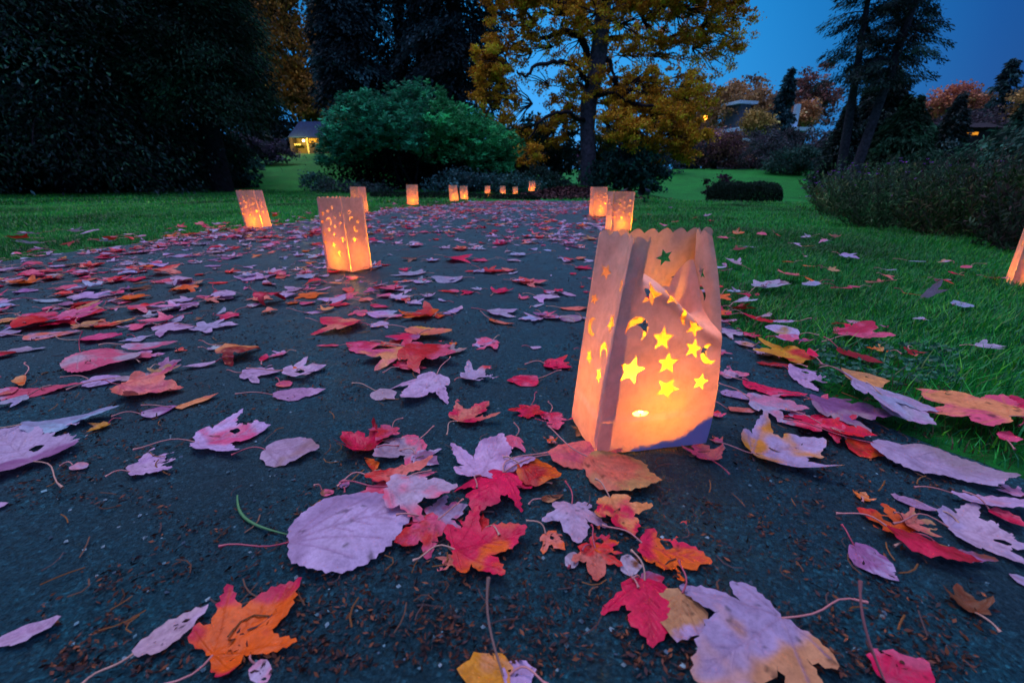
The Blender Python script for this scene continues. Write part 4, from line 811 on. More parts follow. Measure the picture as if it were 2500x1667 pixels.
# ------------------------------------------------------------------ fallen leaves
SH = {
 'M': [(0, 0), (.15, -.03), (.31, .03), (.38, .15), (.33, .22), (.47, .35), (.65, .63), (.47, .57), (.30, .49), (.22, .55), (.26, .71), (.15, .83), (.07, .95), (0, 1.03)],
 'F': [(0, 0), (.10, -.05), (.36, -.08), (.43, .06), (.28, .15), (.46, .26), (.66, .52), (.42, .49), (.24, .44), (.25, .58), (.24, .72), (.10, .90), (0, 1.05)],
 'O': [(0, 0), (.18, .0), (.34, .12), (.42, .30), (.42, .48), (.37, .62), (.27, .74), (.20, .80), (.11, .90), (0, 1.0)],
 'S': [(0, 0), (.20, .06), (.33, .26), (.34, .52), (.24, .78), (.10, .94), (0, 1.0)],
 'H': [(0, 0), (.06, .0), (.13, .08), (.17, .25), (.20, .42), (.16, .60), (.12, .78), (.06, .92), (0, 1.0)]}
SH['T'] = SH['M']; SH['C'] = SH['M']
VE = {'M': [(0, 1.0), (.58, .56), (-.58, .56), (.36, .16), (-.36, .16)], 'F': [(0, 1.0), (.63, .51), (-.63, .51), (.40, 0), (-.40, 0)], 'O': [(0, 1.0), (.38, .45), (-.38, .45), (.28, .7), (-.28, .7)], 'S': [(0, 1), (.3, .4), (-.3, .4)], 'H': [(0, 1), (.18, .42), (-.18, .42)]}
VE['T'] = VE['C'] = VE['M']
PAL = dict(lav=(.52, .37, .56), blue=(.38, .41, .58), pink=(.78, .11, .22), red=(.72, .016, .022), crim=(.68, .010, .075), orange=(.85, .13, .012), peach=(.84, .32, .12), tan=(.56, .27, .12), brown=(.22, .07, .032), yel=(.74, .33, .02), vio=(.34, .13, .30), grey=(.36, .24, .30), sal=(.82, .20, .15), dred=(.32, .010, .016))
CN = dict(lav='pale lavender', blue='pale bluish', pink='deep pink', red='bright red', crim='crimson', orange='orange', peach='peach-coloured', tan='tan', brown='brown', yel='yellow', vio='violet', grey='dull grey', sal='salmon', dred='dark red')
def leaf_mesh(shape, L, c1, c2, rng, curl, sp_, teeth=True):
    half = np.array(SH[shape], float); lf = half[1:-1].copy(); lf[:, 0] *= -1
    jit = lambda a: a+rng.normal(size=a.shape)*.018
    R_ = half.copy(); R_[1:-1] = jit(R_[1:-1]); Lh = jit(lf)[::-1]
    if shape == 'H': Lh[:, 0] *= rng.choice([.25, 1.0]); R_[:, 0] *= 1.3
    ol = np.concatenate([R_, Lh])*L
    # serrate
    out = []; n = len(ol)
    for i in range(n):
        a_, b_ = ol[i], ol[(i+1) % n]; d = b_-a_; ln = np.linalg.norm(d); k = max(1, int(ln/max(sp_*1.3, .0035))); nn_ = np.array((d[1], -d[0]))/(ln+1e-9)
        for j in range(k):
            out.append(a_+d*j/k+(nn_*(ln*.035)*math.sin(math.pi*j/k)+nn_*(.0019*(j % 2)+rng.normal()*.0006 if (j > 0 and teeth) else 0)))
    ol = np.array(out); ve = []; seg = []
    for (x, y) in VE[shape]:
        seg.append(((0, 0), (x*L*.95, y*L*.95)))
    mids = seg[0]; 
    for q in (.3, .45, .6, .75):
        for s_ in (-1, 1): seg.append(((0, q*L), (s_*L*.16*(1.15-q), (q+.16)*L)))
    if sp_ < .005:
        for a_, b_ in seg:
            a_ = np.array(a_); b_ = np.array(b_); k = max(2, int(np.linalg.norm(b_-a_)/(sp_*.8)))
            ve += [a_+(b_-a_)*j/k for j in range(1, k)]
        ve = np.array(ve); ve = ve[inside(ol, ve)]
    holes = []
    if shape == 'T' and sp_ < .006:
        for _ in range(rng.randint(1, 3)):
            cx, cy = rng.uniform(-.15, .2)*L, rng.uniform(.25, .65)*L; r_ = L*rng.uniform(.05, .10)
            hp = np.array([(cx+r_*math.cos(a)*(1+.25*math.sin(3*a+1)), cy+r_*1.3*math.sin(a)*(1+.2*math.sin(2*a))) for a in np.linspace(0, 6.28, 12)[:-1]])
            if inside(ol, hp).all() and not holes: holes.append(hp)
    v, f = sheet(ol, holes, sp_, ve if len(ve) else None, rng.randint(1 << 20))
    x, y = v[:, 0].copy(), v[:, 1].copy()
    if shape == 'T' or (shape in 'MFO' and rng.rand() < .22):      # bitten edges
        c = v[f].mean(1); keep = np.ones(len(f), bool)
        for _ in range(rng.randint(1, 4) if shape == 'T' else 1):
            a = rng.uniform(-.3, math.pi+.3); bc = np.array((math.cos(a)*.48, .45+math.sin(a)*.45))*L; rb = L*rng.uniform(.10, .24) if shape == 'T' else L*.1
            th = np.arctan2(c[:, 1]-bc[1], c[:, 0]-bc[0]); keep &= np.hypot(c[:, 0]-bc[0], c[:, 1]-bc[1]) > rb*(1+.25*np.sin(th*3+a)+.12*np.sin(th*7))
        if keep.sum() > 20: f = f[keep]
    dv = np.full(len(v), 1.0)
    for a_, b_ in seg:
        a_ = np.array(a_); b_ = np.array(b_); ab = b_-a_; t_ = np.clip(((v-a_)@ab)/(ab@ab), 0, 1); dv = np.minimum(dv, np.linalg.norm(v-a_-ab*t_[:, None], axis=1))
    vein = np.exp(-(dv/.0011)**2)
    s1 = rng.rand()*50; nz = fbm(x/L*2.3+s1, y/L*2.3, 3, 3)+.35*(np.hypot(x, y-.4*L)/L-.35)*rng.choice([-1, 1, 2]); mixv = sm(-.12, .22, nz)[:, None]
    col = np.array(c1)*(1-mixv)+np.array(c2)*mixv; col = col*(1+.16*fbm(x/L*9+s1, y/L*9, 4, 2))[:, None]
    sp2 = sm(.40, .50, fbm(x/L*13+s1, y/L*13+5, 6, 2))[:, None]; col = col*(1-(.65 if rng.rand() < .5 else .15)*sp2)
    vc = np.clip(np.array(c1)*.72+np.array((.06, .0, .0)), 0, 1); col = col*(1-.55*vein[:, None])+vc*.55*vein[:, None]
    # shape: wrap about the midrib, arch along it, folds between veins, waves
    bend, arch, wav = curl; bend *= .8; arch *= .7; wav *= .72; k1 = bend/L; k2 = arch/L
    z = .010*L*0+0*x
    th = x*k1; X_ = np.where(abs(k1) > 1e-6, np.sin(th)/k1, x) if abs(k1) > 1e-6 else x; z = (1-np.cos(th))/k1 if abs(k1) > 1e-6 else z
    yy_ = y-.45*L; th2 = yy_*k2
    if abs(k2) > 1e-6: Y_ = np.sin(th2)*(1/k2-z)+.45*L; z = (1/k2)-(1/k2-z)*np.cos(th2)
    else: Y_ = y
    z = z+L*.10*wav*fbm(x/L*2.6+s1, y/L*2.6, 12, 2)+L*.035*wav*fbm(x/L*8+s1, y/L*8, 13, 1)-.0006*vein
    z = z+L*.05*wav*np.abs(np.sin(np.arctan2(np.abs(x), y+.02)*4.5))*np.hypot(x, y)/L
    P3 = np.c_[X_, Y_, z]; used = np.unique(f); mp = -np.ones(len(v), int); mp[used] = np.arange(len(used))
    return P3[used], mp[f], np.clip(col[used], .002, .9), vein[used]
def stem_mesh(L, rng, col, r=.0009):
    n = 8; t_ = np.linspace(0, 1, n); ln = L*rng.uniform(.35, .85); b = rng.uniform(-.8, .8); b2 = rng.uniform(-.15, .15); pts = np.c_[b*ln*t_**2*.6+b2*ln*np.sin(t_*5), -ln*t_, .004*np.sin(t_*3.14)+rng.uniform(-.002, .012)*t_]
    return tube(pts, np.concatenate([[r], np.full(n-2, r*.85), [r*1.6]]), 5)+(col,)

# hand-read leaves: px py width colour colour2 shape direction(deg) bend arch wave  (all read off the photograph; each lies on the ground at its own spot)
TXT = """
935 1215 120 crim pink M 200 -.6 .4 .8
1090 1268 120 lav pink M 20 -.5 .4 .8
1155 1292 95 red crim T 120 .5 .4 .9
1092 1392 62 sal pink T 200 .5 .3 1
1245 1098 85 pink lav M 300 -.5 .3 .9
1345 1228 62 brown tan H 320 .6 .3 1
1352 1338 82 sal orange T 80 -.5 .3 .9
1478 1342 96 orange crim T 20 .5 .4 1
1590 1432 66 crim vio O 40 -.5 .3 .7
1040 1135 90 vio lav M 140 .4 .3 .9
905 1150 80 red orange H 340 .6 .4 .8
1395 1385 55 lav grey S 20 .3 0 .6
1000 900 90 crim pink M 100 -.5 .4 .8
1075 860 80 pink red T 60 .6 .4 .9
960 850 70 red sal M 300 -.6 .4 .8
560 780 60 crim pink M 40 .5 .4 1
150 800 90 crim red M 300 -.6 .5 1
270 800 80 red sal T 200 .5 .4 1
350 880 85 pink lav M 60 -.5 .4 .9
1960 1040 110 lav pink M 100 -.5 .4 .9
2030 1000 90 pink crim T 30 .5 .3 1
1860 870 70 lav vio M 80 .4 .3 .9
1750 870 60 lav pink T 20 .4 .3 .9
1026 1234 175 lav pink M 5 -1 .4 1
1198 1140 190 lav lav F 80 .5 .6 1.1
977 1112 150 lav pink M 230 -.6 .5 .8
1269 1185 100 pink crim M 160 .5 .8 1
880 1102 125 crim dred C 150 2.2 1 1.5
944 1086 85 pink red M 60 1.2 .5 1.2
973 1177 155 sal red H 20 -1.2 .6 1
1314 1178 125 red orange O 330 -1 .8 1
862 1310 300 lav lav O 30 -.7 -.4 .35 @largest smooth pale lavender oval leaf lying front and centre, stem to the lower left
1026 1323 140 pink red M 215 -.8 .7 .9
1198 1222 165 crim crim M 245 -.9 -.6 .5 @vivid crimson maple leaf on top of the front cluster, points toward the camera
1190 1350 205 crim orange F 22 .5 .6 .8 @crimson leaf with orange-edged split lobes at the bottom of the front cluster
842 1196 40 vio pink S 120 1 0 .5
801 1216 35 pink brown S 30 1 0 .5
629 1535 250 orange crim F 65 .6 .8 .9 @big orange and crimson maple leaf at the lower left, touching a lavender scrap
423 1563 150 lav lav H 50 1.2 .7 .8 @curved eaten lavender leaf scrap left of the big orange leaf
75 1563 115 lav lav H 25 .9 .5 .7 @narrow lavender leaf in the lower left corner
640 1655 75 lav lav S 20 0 0 .6
382 1144 110 lav lav T 55 .3 .4 .8 @small torn lavender maple leaf with its stem hanging down, left of the oval one
50 1118 265 lav vio T 150 .4 .5 .9 @large holey lavender maple leaf cut by the left edge, stem to the right
711 1114 150 lav grey O 8 -.5 .3 .5
565 1078 165 lav pink T 35 .8 .6 1.2 @ragged lavender leaf with a very long trailing stem on the bare asphalt
198 1151 50 lav lav S 25 0 0 .6
6 1249 30 lav lav S 20 0 0 .4
1401 1290 140 lav lav F 262 -.5 -.4 .5 @clean lavender five-lobed leaf pointing at the camera, below the big lantern
1424 1122 185 pink sal H 8 -.6 .5 .8 @pink folded leaf pinned under the near corner of the big lantern
1510 1174 185 sal tan O 330 -.5 .5 .7 @salmon speckled leaf lying just below the big lantern
1512 1276 125 peach crim C 285 1.8 .6 1.2 @curled peach and crimson leaf behind the clean lavender one
1454 1391 112 sal red F 262 .4 .4 .7 @salmon-red lobed leaf under the tip of the clean lavender one
1534 1396 72 lav brown S 230 1 0 1
1637 1365 165 crim orange T 335 .8 .5 .6 @upturned crimson leaf with a hole and an orange edge, front right
1578 1508 185 crim crim M 255 -.7 -.5 .45 @large dark crimson leaf at the bottom right, partly under a tan one
1655 1528 140 tan lav O 240 -.6 .4 .7 @tan round leaf overlapping the large dark crimson one
1815 1600 350 lav tan F 215 -.4 -.3 1.1 @huge blotchy lavender leaf cut by the bottom edge, stem to the upper right
1187 1662 130 yel peach O 170 -.7 .4 .8 @golden-yellow leaf cut by the bottom edge, right of centre
1265 1662 85 lav vio O 20 -.5 .4 .6 @violet-grey leaf at the bottom edge with a tall upright stem
1717 1118 92 pink sal M 95 1.0 .5 .8 @small pink star-shaped leaf beside the blue-stained corner of the big lantern
1747 1085 38 pink sal T 80 .6 0 .8
1912 1112 185 lav yel C 12 1.3 .8 .9 @boat-shaped lavender leaf with a yellow edge, right of the big lantern
2110 1110 92 orange red O 310 -1.2 .4 .6 @upright orange flap of leaf among crimson ones on the right
2270 1150 255 lav grey H 325 -.7 .4 1.2 @longest mottled lavender leaf strip at the right path edge
2405 1243 165 lav lav H 350 .5 .3 1
2461 1211 62 lav lav T 300 0 .4 1
2226 1245 90 lav tan H 5 .6 .4 1
2158 1290 110 orange red T 130 .7 .5 .8 @bright orange torn leaf near the lower right
2237 1305 95 sal tan T 110 .8 .5 1.2
2248 1362 165 crim dred H 328 -1.2 .5 1 @long crimson folded leaf at the lower right
2332 1372 130 brown vio H 335 -1 .2 .6
2125 1387 108 vio lav O 285 -.6 .3 .6 @rounded purple leaf on its own below the crimson folded one
2405 1320 185 lav lav T 345 .6 .5 1 @crescent-shaped eaten lavender leaf near the right edge
2443 1288 72 crim pink S 330 .8 0 1
2350 1485 90 brown brown C 30 1.5 .5 1.5
2491 1435 32 lav blue S 300 0 0 .5
2200 1664 150 pink crim O 10 -.6 .3 .6 @pink and red leaf cut by the bottom edge at the right, stem standing up
2104 1226 40 orange peach T 100 .6 0 1
2334 1031 225 peach pink F 92 -.35 -.3 .8 @large peach and pink maple leaf, stem to the right, by the right edge
2464 1040 115 crim crim O 60 -.5 .3 .7 @crimson leaf tucked behind the large peach and pink one
2440 1107 90 pink crim H 10 .3 .2 .6
2149 1019 200 lav blue F 330 -.5 .4 .9 @bluish-lavender leaf overlapping the left side of the peach and pink one
2195 1052 125 blue lav O 290 -.6 .4 .7
2057 1031 165 vio grey M 340 -.6 .4 1
1983 1060 135 crim pink M 200 -.6 .6 1
2057 1078 112 crim red C 330 1.4 .6 1.2
2098 958 100 tan peach O 340 -.9 .3 .6 @tan leaf at the grass edge, its thin stem reaching up left
1972 934 122 lav lav T 330 -.4 .5 1.4
1879 958 132 crim pink H 325 -.6 .5 .6 @smooth crimson-pink leaf with a long stem just right of the big lantern
1887 1008 150 lav lav M 325 -.4 .4 1.2
1790 927 78 lav pink T 320 .5 .4 1.2
1798 975 92 lav lav H 335 .4 .3 .8
1750 1023 34 pink red C 40 1 0 .8
1805 1014 72 sal lav H 15 .6 .3 1
1905 880 138 red yel M 185 .6 .7 1 @red and yellow maple leaf where grass meets path, right of the big lantern
1955 858 42 vio pink T 60 .6 0 1
1972 897 58 crim vio H 10 .6 0 1
1816 849 52 tan lav O 320 .5 .3 .6
1905 838 82 lav tan H 5 .6 .3 .8
1835 827 52 pink crim M 300 0 .3 .8
1842 806 92 red crim H 15 .8 .4 .6
1861 797 62 lav lav H 10 .5 .4 .9
1772 790 55 lav pink T 340 .5 .4 1
1787 823 72 lav lav M 340 -.4 .4 .7
1809 779 58 dred brown C 10 1.4 0 1.4
2086 846 108 crim pink M 25 -.5 .4 .9 @crimson leaf lying on the grass, the largest out there
2046 821 46 crim red T 340 .5 0 1
2149 822 32 vio pink H 20 .5 0 .8
2135 883 50 orange peach T 300 1 0 1
2216 890 46 dred sal C 60 1.5 0 1.3
2405 875 66 blue lav M 320 .5 0 1
2049 727 56 crim pink O 340 -.9 .4 .6
2079 720 42 pink vio H 340 .6 0 .6
1924 688 72 pink sal M 10 .5 .5 1
1872 716 90 blue lav M 350 .5 .5 1
1900 714 46 vio grey O 320 .5 0 .6
1784 656 48 grey lav C 80 1.3 0 .8
1765 683 66 red lav H 15 .9 0 .7
2262 749 56 lav lav M 290 -1.2 0 .6 @lavender leaf standing upright in the grass against a red one
2221 738 42 red orange H 350 1 0 .8
2338 768 92 blue lav H 335 .4 0 .8
2242 805 32 blue blue T 40 0 0 1
2353 668 42 pink pink H 350 .4 0 .5
2301 655 30 lav tan T 60 .6 0 1
2231 653 42 lav blue H 325 .4 0 1
2164 675 36 blue lav H 340 .6 0 1
2162 696 36 sal pink T 330 .4 0 1
2127 709 44 brown sal T 340 .4 0 1.4
2427 696 50 pink lav H 345 .6 0 1
2068 642 50 lav blue M 340 .4 0 1
1920 655 30 orange brown O 300 .4 0 1
1972 666 30 orange peach H 320 .4 0 1
1972 703 26 orange tan H 0 .4 0 1
1857 583 32 pink sal O 80 .4 0 .8
1965 590 26 blue lav M 10 .4 0 1
2035 588 24 brown sal C 60 .4 0 1
1940 612 28 lav blue T 10 .4 0 1
1968 614 34 tan sal H 340 .4 0 1
2010 604 26 blue blue T 320 .4 0 1
1800 580 30 orange tan M 10 .4 0 1
1805 622 34 dred brown C 60 1 0 1
46 594 52 red dred M 120 1 .5 1
75 608 62 blue lav M 10 .5 .5 1
70 582 55 lav vio M 60 .6 0 1
190 575 42 lav blue M 60 .6 0 1
222 580 46 blue lav O 350 .4 0 .8
236 601 32 pink sal O 300 .4 0 .8
271 620 50 crim dred C 40 1.2 0 1.2
262 634 60 pink crim M 20 .6 .3 1
330 622 70 pink vio H 8 .4 .3 .8
168 654 82 lav lav H 12 .4 .4 .7
132 677 46 blue lav O 340 -.4 .4 .6
85 676 95 pink sal H 15 .6 .5 1
71 694 28 red red M 100 1 0 1
68 717 62 lav vio M 345 .4 .3 1
125 742 76 blue lav H 12 .6 .5 .8
18 755 46 blue lav O 5 .4 0 .5
229 731 100 lav lav F 350 .4 .5 1
186 715 62 lav pink H 10 .4 .5 .8
407 672 72 sal red C 20 -1.6 .5 1
332 688 68 pink crim M 340 .6 .5 1.2
311 663 74 lav blue M 20 .4 .4 1
236 703 46 pink pink H 15 .8 .4 .6
455 703 92 lav tan M 20 -.6 .4 .7
489 677 28 dred red O 70 1 0 1
207 676 56 lav red M 10 .6 .5 1.2
289 742 50 lav blue T 330 .4 .4 1
443 740 66 lav lav M 345 .4 .3 1.1
503 731 42 pink lav O 15 -.8 .3 .5
396 763 96 blue blue H 10 .4 .4 .5
343 760 44 sal peach H 340 .7 0 .8
425 790 78 lav pink H 305 -1.2 .5 .8
432 813 110 lav lav M 340 -.5 .4 .6
528 806 112 blue lav F 20 .4 .5 1.3
621 754 42 vio lav O 80 -1 0 .4
663 745 76 crim dred C 330 -2.2 .4 1.2
661 767 36 sal orange M 280 .6 0 .6
714 747 38 orange sal T 320 .6 0 .8
707 729 52 lav vio M 350 -.8 .3 .8
753 747 46 pink lav O 18 -.7 .2 .4
771 769 58 lav vio H 12 .5 .4 .6
89 779 78 pink crim M 345 .5 .5 1
95 803 110 red red O 345 -1.1 .5 .6
200 786 132 pink red M 15 .9 .5 1
218 806 70 peach tan M 350 .5 .5 .8
300 797 62 peach yel H 12 .9 .5 .8
246 836 112 crim pink H 12 .9 .6 1.1
22 822 76 blue lav O 320 -.6 .3 .8
128 826 122 lav orange H 18 -.9 .4 .7
64 863 82 lav blue H 355 .5 .4 .8
16 878 52 dred crim O 20 -.8 0 .6
264 897 165 lav pink O 350 -.9 .5 .5 @broad pinkish-lavender leaf with its stem sticking up at the back, on the left
257 940 95 lav lav O 10 -.5 .3 .4
186 915 46 brown dred O 60 -.8 0 .4
371 861 120 lav pink H 12 -.5 .4 .5
338 838 66 blue lav M 10 .6 .3 .6
345 926 108 grey lav H 30 -.8 .4 .8
405 918 66 tan vio M 300 .4 .4 1
418 897 55 vio grey M 20 .4 .4 1
371 965 132 pink sal C 10 1.6 .7 1.6 @crumpled pink leaf with rolled edges, left foreground
479 990 90 peach sal H 42 -.9 .4 .7 @narrow peach leaf strip pointing up right, left foreground
389 1015 80 lav vio O 30 -.5 .3 .4
100 962 160 pink lav H 18 -.7 .5 1
21 972 62 sal pink O 20 -.6 0 .6
39 997 72 blue lav M 20 -.6 .3 .5
66 945 82 orange peach H 345 .8 .3 .6
179 1047 168 blue blue H 28 -1.2 .6 .8 @arched ice-blue leaf in the left foreground
246 1056 48 yel brown C 50 1.5 .4 .8
589 879 102 peach dred C 350 -1.7 .6 1
646 883 48 crim pink H 50 1 0 1
682 876 48 lav pink M 20 .5 .3 1
493 903 76 lav lav H 345 .5 .8 .8
636 922 102 lav lav M 10 -.3 .3 .6
743 919 112 lav brown T 20 .9 .6 1.4
718 915 36 orange brown H 300 -1 0 .6
696 947 52 pink sal S 350 -.4 0 .3
729 971 128 lav lav H 22 -.5 .3 .5
528 858 42 lav blue T 30 .4 0 1
561 635 42 vio pink O 60 -1 0 .5
625 683 92 lav lav F 350 .4 .4 1.2
521 655 46 lav lav H 10 .4 .4 .8
664 698 74 lav dred H 8 .9 .5 1
746 674 52 lav pink M 20 .3 .3 .9
833 805 122 sal crim M 160 -.8 .5 .6 @salmon and crimson maple leaf curving down, mid path left of the red cluster
802 853 56 pink crim H 10 .5 .3 .6
805 791 50 blue lav H 12 .5 .3 .6
932 773 82 lav blue O 335 -.6 .4 .5
925 802 60 lav lav M 300 -.6 .3 .6
928 754 62 crim pink H 12 -.8 .4 .6
1022 775 118 red orange T 160 1 .6 1.2
1103 765 92 lav lav H 15 .3 .3 .5
1072 779 36 orange red O 330 -1 0 .5
1037 815 46 lav blue S 320 -.6 0 .5
988 842 95 crim vio M 170 -.6 .5 1
889 855 102 pink crim O 170 -.8 .5 .6
939 882 122 peach pink M 200 -.8 .5 .6 @peach and pink leaf at the front left of the mid-path red cluster
1044 888 142 red pink M 345 -.7 .5 .5 @largest red leaf of the mid-path cluster
1044 828 115 sal yel H 338 .7 .5 .5 @long pink and yellow leaf on top of the mid-path red cluster
1112 868 58 grey tan C 60 1.5 .6 1.4
1107 849 28 orange orange O 90 1 0 .5
1170 928 112 lav red T 40 .9 .8 1.3
1033 965 142 lav lav M 250 -.7 .5 .8 @lavender leaf with a point toward the camera, centre of the path
939 974 82 lav lav O 10 -.5 0 .3
1307 856 30 lav lav S 30 .2 0 .3
1279 938 90 crim pink O 15 -.4 .2 .5
1366 902 96 crim red T 340 .8 .6 .9
1153 1022 118 crim sal T 60 .7 .7 .7 @red C-shaped eaten leaf left of the big lantern
1289 1021 92 red crim T 50 .9 .7 1
1350 1040 95 crim pink T 320 .9 .5 1
1345 1086 36 orange sal T 250 .8 0 1
1418 1068 48 tan brown C 280 1.8 0 1.6
1226 772 92 lav lav M 5 -.3 .3 .6
1223 793 86 sal orange H 3 .7 .4 .7
1296 786 72 lav blue M 30 .5 .5 1
1335 735 80 lav lav M 350 -.3 .2 .5
1349 720 52 crim lav O 350 -1.1 .3 .5
1388 724 52 lav lav H 350 -.4 .2 .5
1314 753 36 blue lav H 15 .4 0 .6
1402 761 80 sal brown H 5 -.6 .3 .8
1395 784 74 grey vio O 0 -.3 .2 .4
1279 734 32 sal pink C 40 1.8 .5 1
1093 688 88 blue lav O 5 -.7 .4 .5
1240 667 50 sal pink M 10 -.7 .3 .6
1184 668 72 blue lav M 355 .4 .3 .6
1303 697 78 sal pink M 350 -.5 .3 .6
1265 692 40 lav vio O 10 -.4 0 .5
1121 640 82 crim vio M 345 -.9 .5 .6
1124 611 46 orange crim O 345 -1 .3 .5
1002 673 92 lav blue M 8 .3 .3 .6
967 712 66 lav vio M 0 .4 .4 .8
1047 727 24 blue lav M 60 .6 0 1
1079 740 38 blue lav H 350 1 .6 .6
1163 712 32 lav blue M 20 .6 0 1
861 687 44 crim pink M 10 -.4 .2 .6
819 698 36 sal peach H 10 .4 0 .8
788 712 52 lav sal H 8 .6 .4 .7
907 719 38 vio pink M 60 -.4 0 .7
895 739 44 sal orange O 350 -.7 0 .6
984 741 40 sal red C 350 1.5 .5 1.2
1262 629 56 blue lav M 350 .6 .5 1.2
1254 642 40 vio lav O 330 -.9 .2 .5
1378 643 52 blue lav H 320 .9 .6 1
1372 636 30 lav blue M 60 .8 0 .8
1390 640 34 red crim O 20 -1 0 .6
1420 636 36 sal peach O 350 -1 .3 .6
1425 660 52 crim red M 340 .7 .4 1
1250 590 20 lav blue H 0 .4 0 .6
1212 582 24 blue lav H 0 .3 0 .4
1265 602 26 blue lav H 0 .3 0 .4
1221 600 44 crim pink M 340 .6 .4 1
1355 580 30 blue lav M 0 .5 .3 1
1385 612 28 lav pink H 340 .5 .3 .8
1060 640 40 crim pink M 0 .8 .5 1
1015 600 46 lav blue M 350 .4 .4 1
1009 578 22 sal pink C 30 1.5 0 1
945 588 42 crim vio H 340 .6 .5 .8
955 560 30 blue lav O 0 -.4 .2 .6
950 576 32 sal peach M 320 .5 .3 .8
"""
drng = random.Random(5)
# landmark words for a spot on the ground
LM = [((-.66, 1.76), 'the lone starry lantern'), ((.18, .54), 'the big lantern'), ((-1.93, 3.4), 'the leftmost lantern'), ((.75, 3.2), 'the right-edge lantern pair'), ((1.7, 1.45), 'the cut-off right lantern')]
def where(x, y):
    if not bool(on_path(np.array(x), np.array(y), .02)):
        if x > 0: return 'in the grass near the big lantern' if y < 1.0 else 'in the grass before the cut-off right lantern' if (x > 1.2 and y < 1.9) else 'on the right lawn, mid distance' if y < 2.6 else 'far out on the right lawn'
        return 'on the left lawn near its leafy edge' if y < 3.2 else 'on the left lawn by the leftmost lantern' if x < -1.5 else 'on the left lawn, far back'
    if math.hypot(x-.18, y-.54) < .17: return 'at the foot of the big lantern'
    if math.hypot(x+.66, y-1.76) < .25: return 'beside the starry lantern'
    if x > .34 and y < 1.1: return 'right of the big lantern'
    if y < .42: return 'in the near foreground, '+('left' if x < -.1 else 'middle' if x < .12 else 'right')
    if y < .75: return 'on the asphalt left of the big lantern' if x > -.2 else 'in the left foreground'
    if y < 1.05: return 'in the middle of the path behind the red cluster' if x > -.15 else 'on the path between red cluster and left edge' if x > -.6 else 'near the left edge, close by'
    if y < 1.65: return 'on the path behind the big lantern' if x > -.1 else 'before the starry lantern' if x > -.75 else 'in the drift left of the starry lantern' if x > -1.4 else 'in the thick drift at the left edge'
    if y < 2.6: return 'on the path right of the starry lantern' if x > -.4 else 'left of the starry lantern' if x > -1.3 else 'in the drift along the left lawn'
    if y < 4.2: return 'on the mid path toward the right-edge lantern pair' if x > -.3 else 'on the mid path behind the starry lantern' if x > -1.2 else 'near the leftmost lantern'
    return 'far up the path' if x > -.4 else 'far up the path by its left side'
FORM = dict(M='maple leaf', F='star-shaped leaf', O='rounded leaf', S='small oval leaf', H='folded leaf', T='torn leaf', C='curled leaf')
leaves = []      # dict(x,y,L,shape,c1,c2,rot,curl,custom)
for ln in TXT.strip().splitlines():
    lab = None
    if '@' in ln: ln, lab = ln.split('@')
    q = ln.split(); px, py, w = map(float, q[:3]); x, y, z = ground(px, py); zc = zc_of(y)
    k_ = dict(M=.93, F=.86, O=1.0, S=1.05, H=1.05, T=.95, C=1.05)[q[5]]*(1 if w > 150 or lab else .88)
    L = min(.135, max(.018, w/F*zc*k_)); leaves.append(dict(x=x, y=y, L=L, s=q[5], c=q[3], c2=q[4], rot=float(q[6])+(drng.uniform(-8, 8) if lab or w > 95 else drng.uniform(-60, 60)+180*(drng.random() < .35)), curl=(float(q[7]), float(q[8]), float(q[9])), lab=lab and lab.strip(), hero=True))
# the rest of the fall, scattered by the density seen in each zone
rs = np.random.RandomState(77)
CS = ['lav', 'blue', 'pink', 'crim', 'red', 'sal', 'peach', 'orange', 'tan', 'dred', 'vio', 'brown']; CWt = np.array([22, 12, 18, 17, 9, 7, 2, 4, 2, 4, 3, 2.]); CWt /= CWt.sum()
def dens(x, y):
    left = np.exp(-np.maximum(0, x-pl(y))/.55); d = 22+240*np.exp(-np.maximum(0, x-pl(y))/.8)*sm(.7, 1.2, y)+52*sm(1.1, 2.2, y)*(x > -1.0)+150*np.exp(-np.maximum(0, pr(y)-x)/.10)*sm(.6, .9, y)*sm(3.5, 2, y)
    d = d+40*sm(2.6, 4, y)+10*sm(.25, -1.0, x)*sm(1, 2, y)
    d = np.where(y < 1.05, 16.0+40*(x < -.85)+60*np.exp(-np.maximum(0, pr(y)-x)/.10), d)
    cl = fbm(np.asarray(x)*3.6, np.asarray(y)*3.6, 88, 2)
    return d*np.clip(.95+2.6*cl, .22, 3.2)
cand = []
for _ in range(40000):
    y = rs.uniform(.3, 9.2)**1.0; x = rs.uniform(-2.5, 2.2)
    if abs(x) > 1.25*(y+.1)+.1: continue
    on = bool(on_path(np.array(x), np.array(y)))
    dd = float(dens(x, y)) if on else 0
    if not on:
        if x < 0: g_ = float(pl(y))-x; dd = 75*math.exp(-g_/.25)+16*math.exp(-g_/.9)+1.0 if y < 5 else 4
        else: g_ = x-float(pr(y)); dd = (10*math.exp(-g_/.5)+4.5*math.exp(-g_/1.5)) if 1.4 < y < 4.5 and x < 2.2 else 1.2 if y > 1.5 else 70*math.exp(-g_/.22) if x < 1.3 else 0
    if rs.rand() < dd*(8.9*4.7)/40000: cand.append((x, y, on))
hx = np.array([(l['x'], l['y']) for l in leaves])
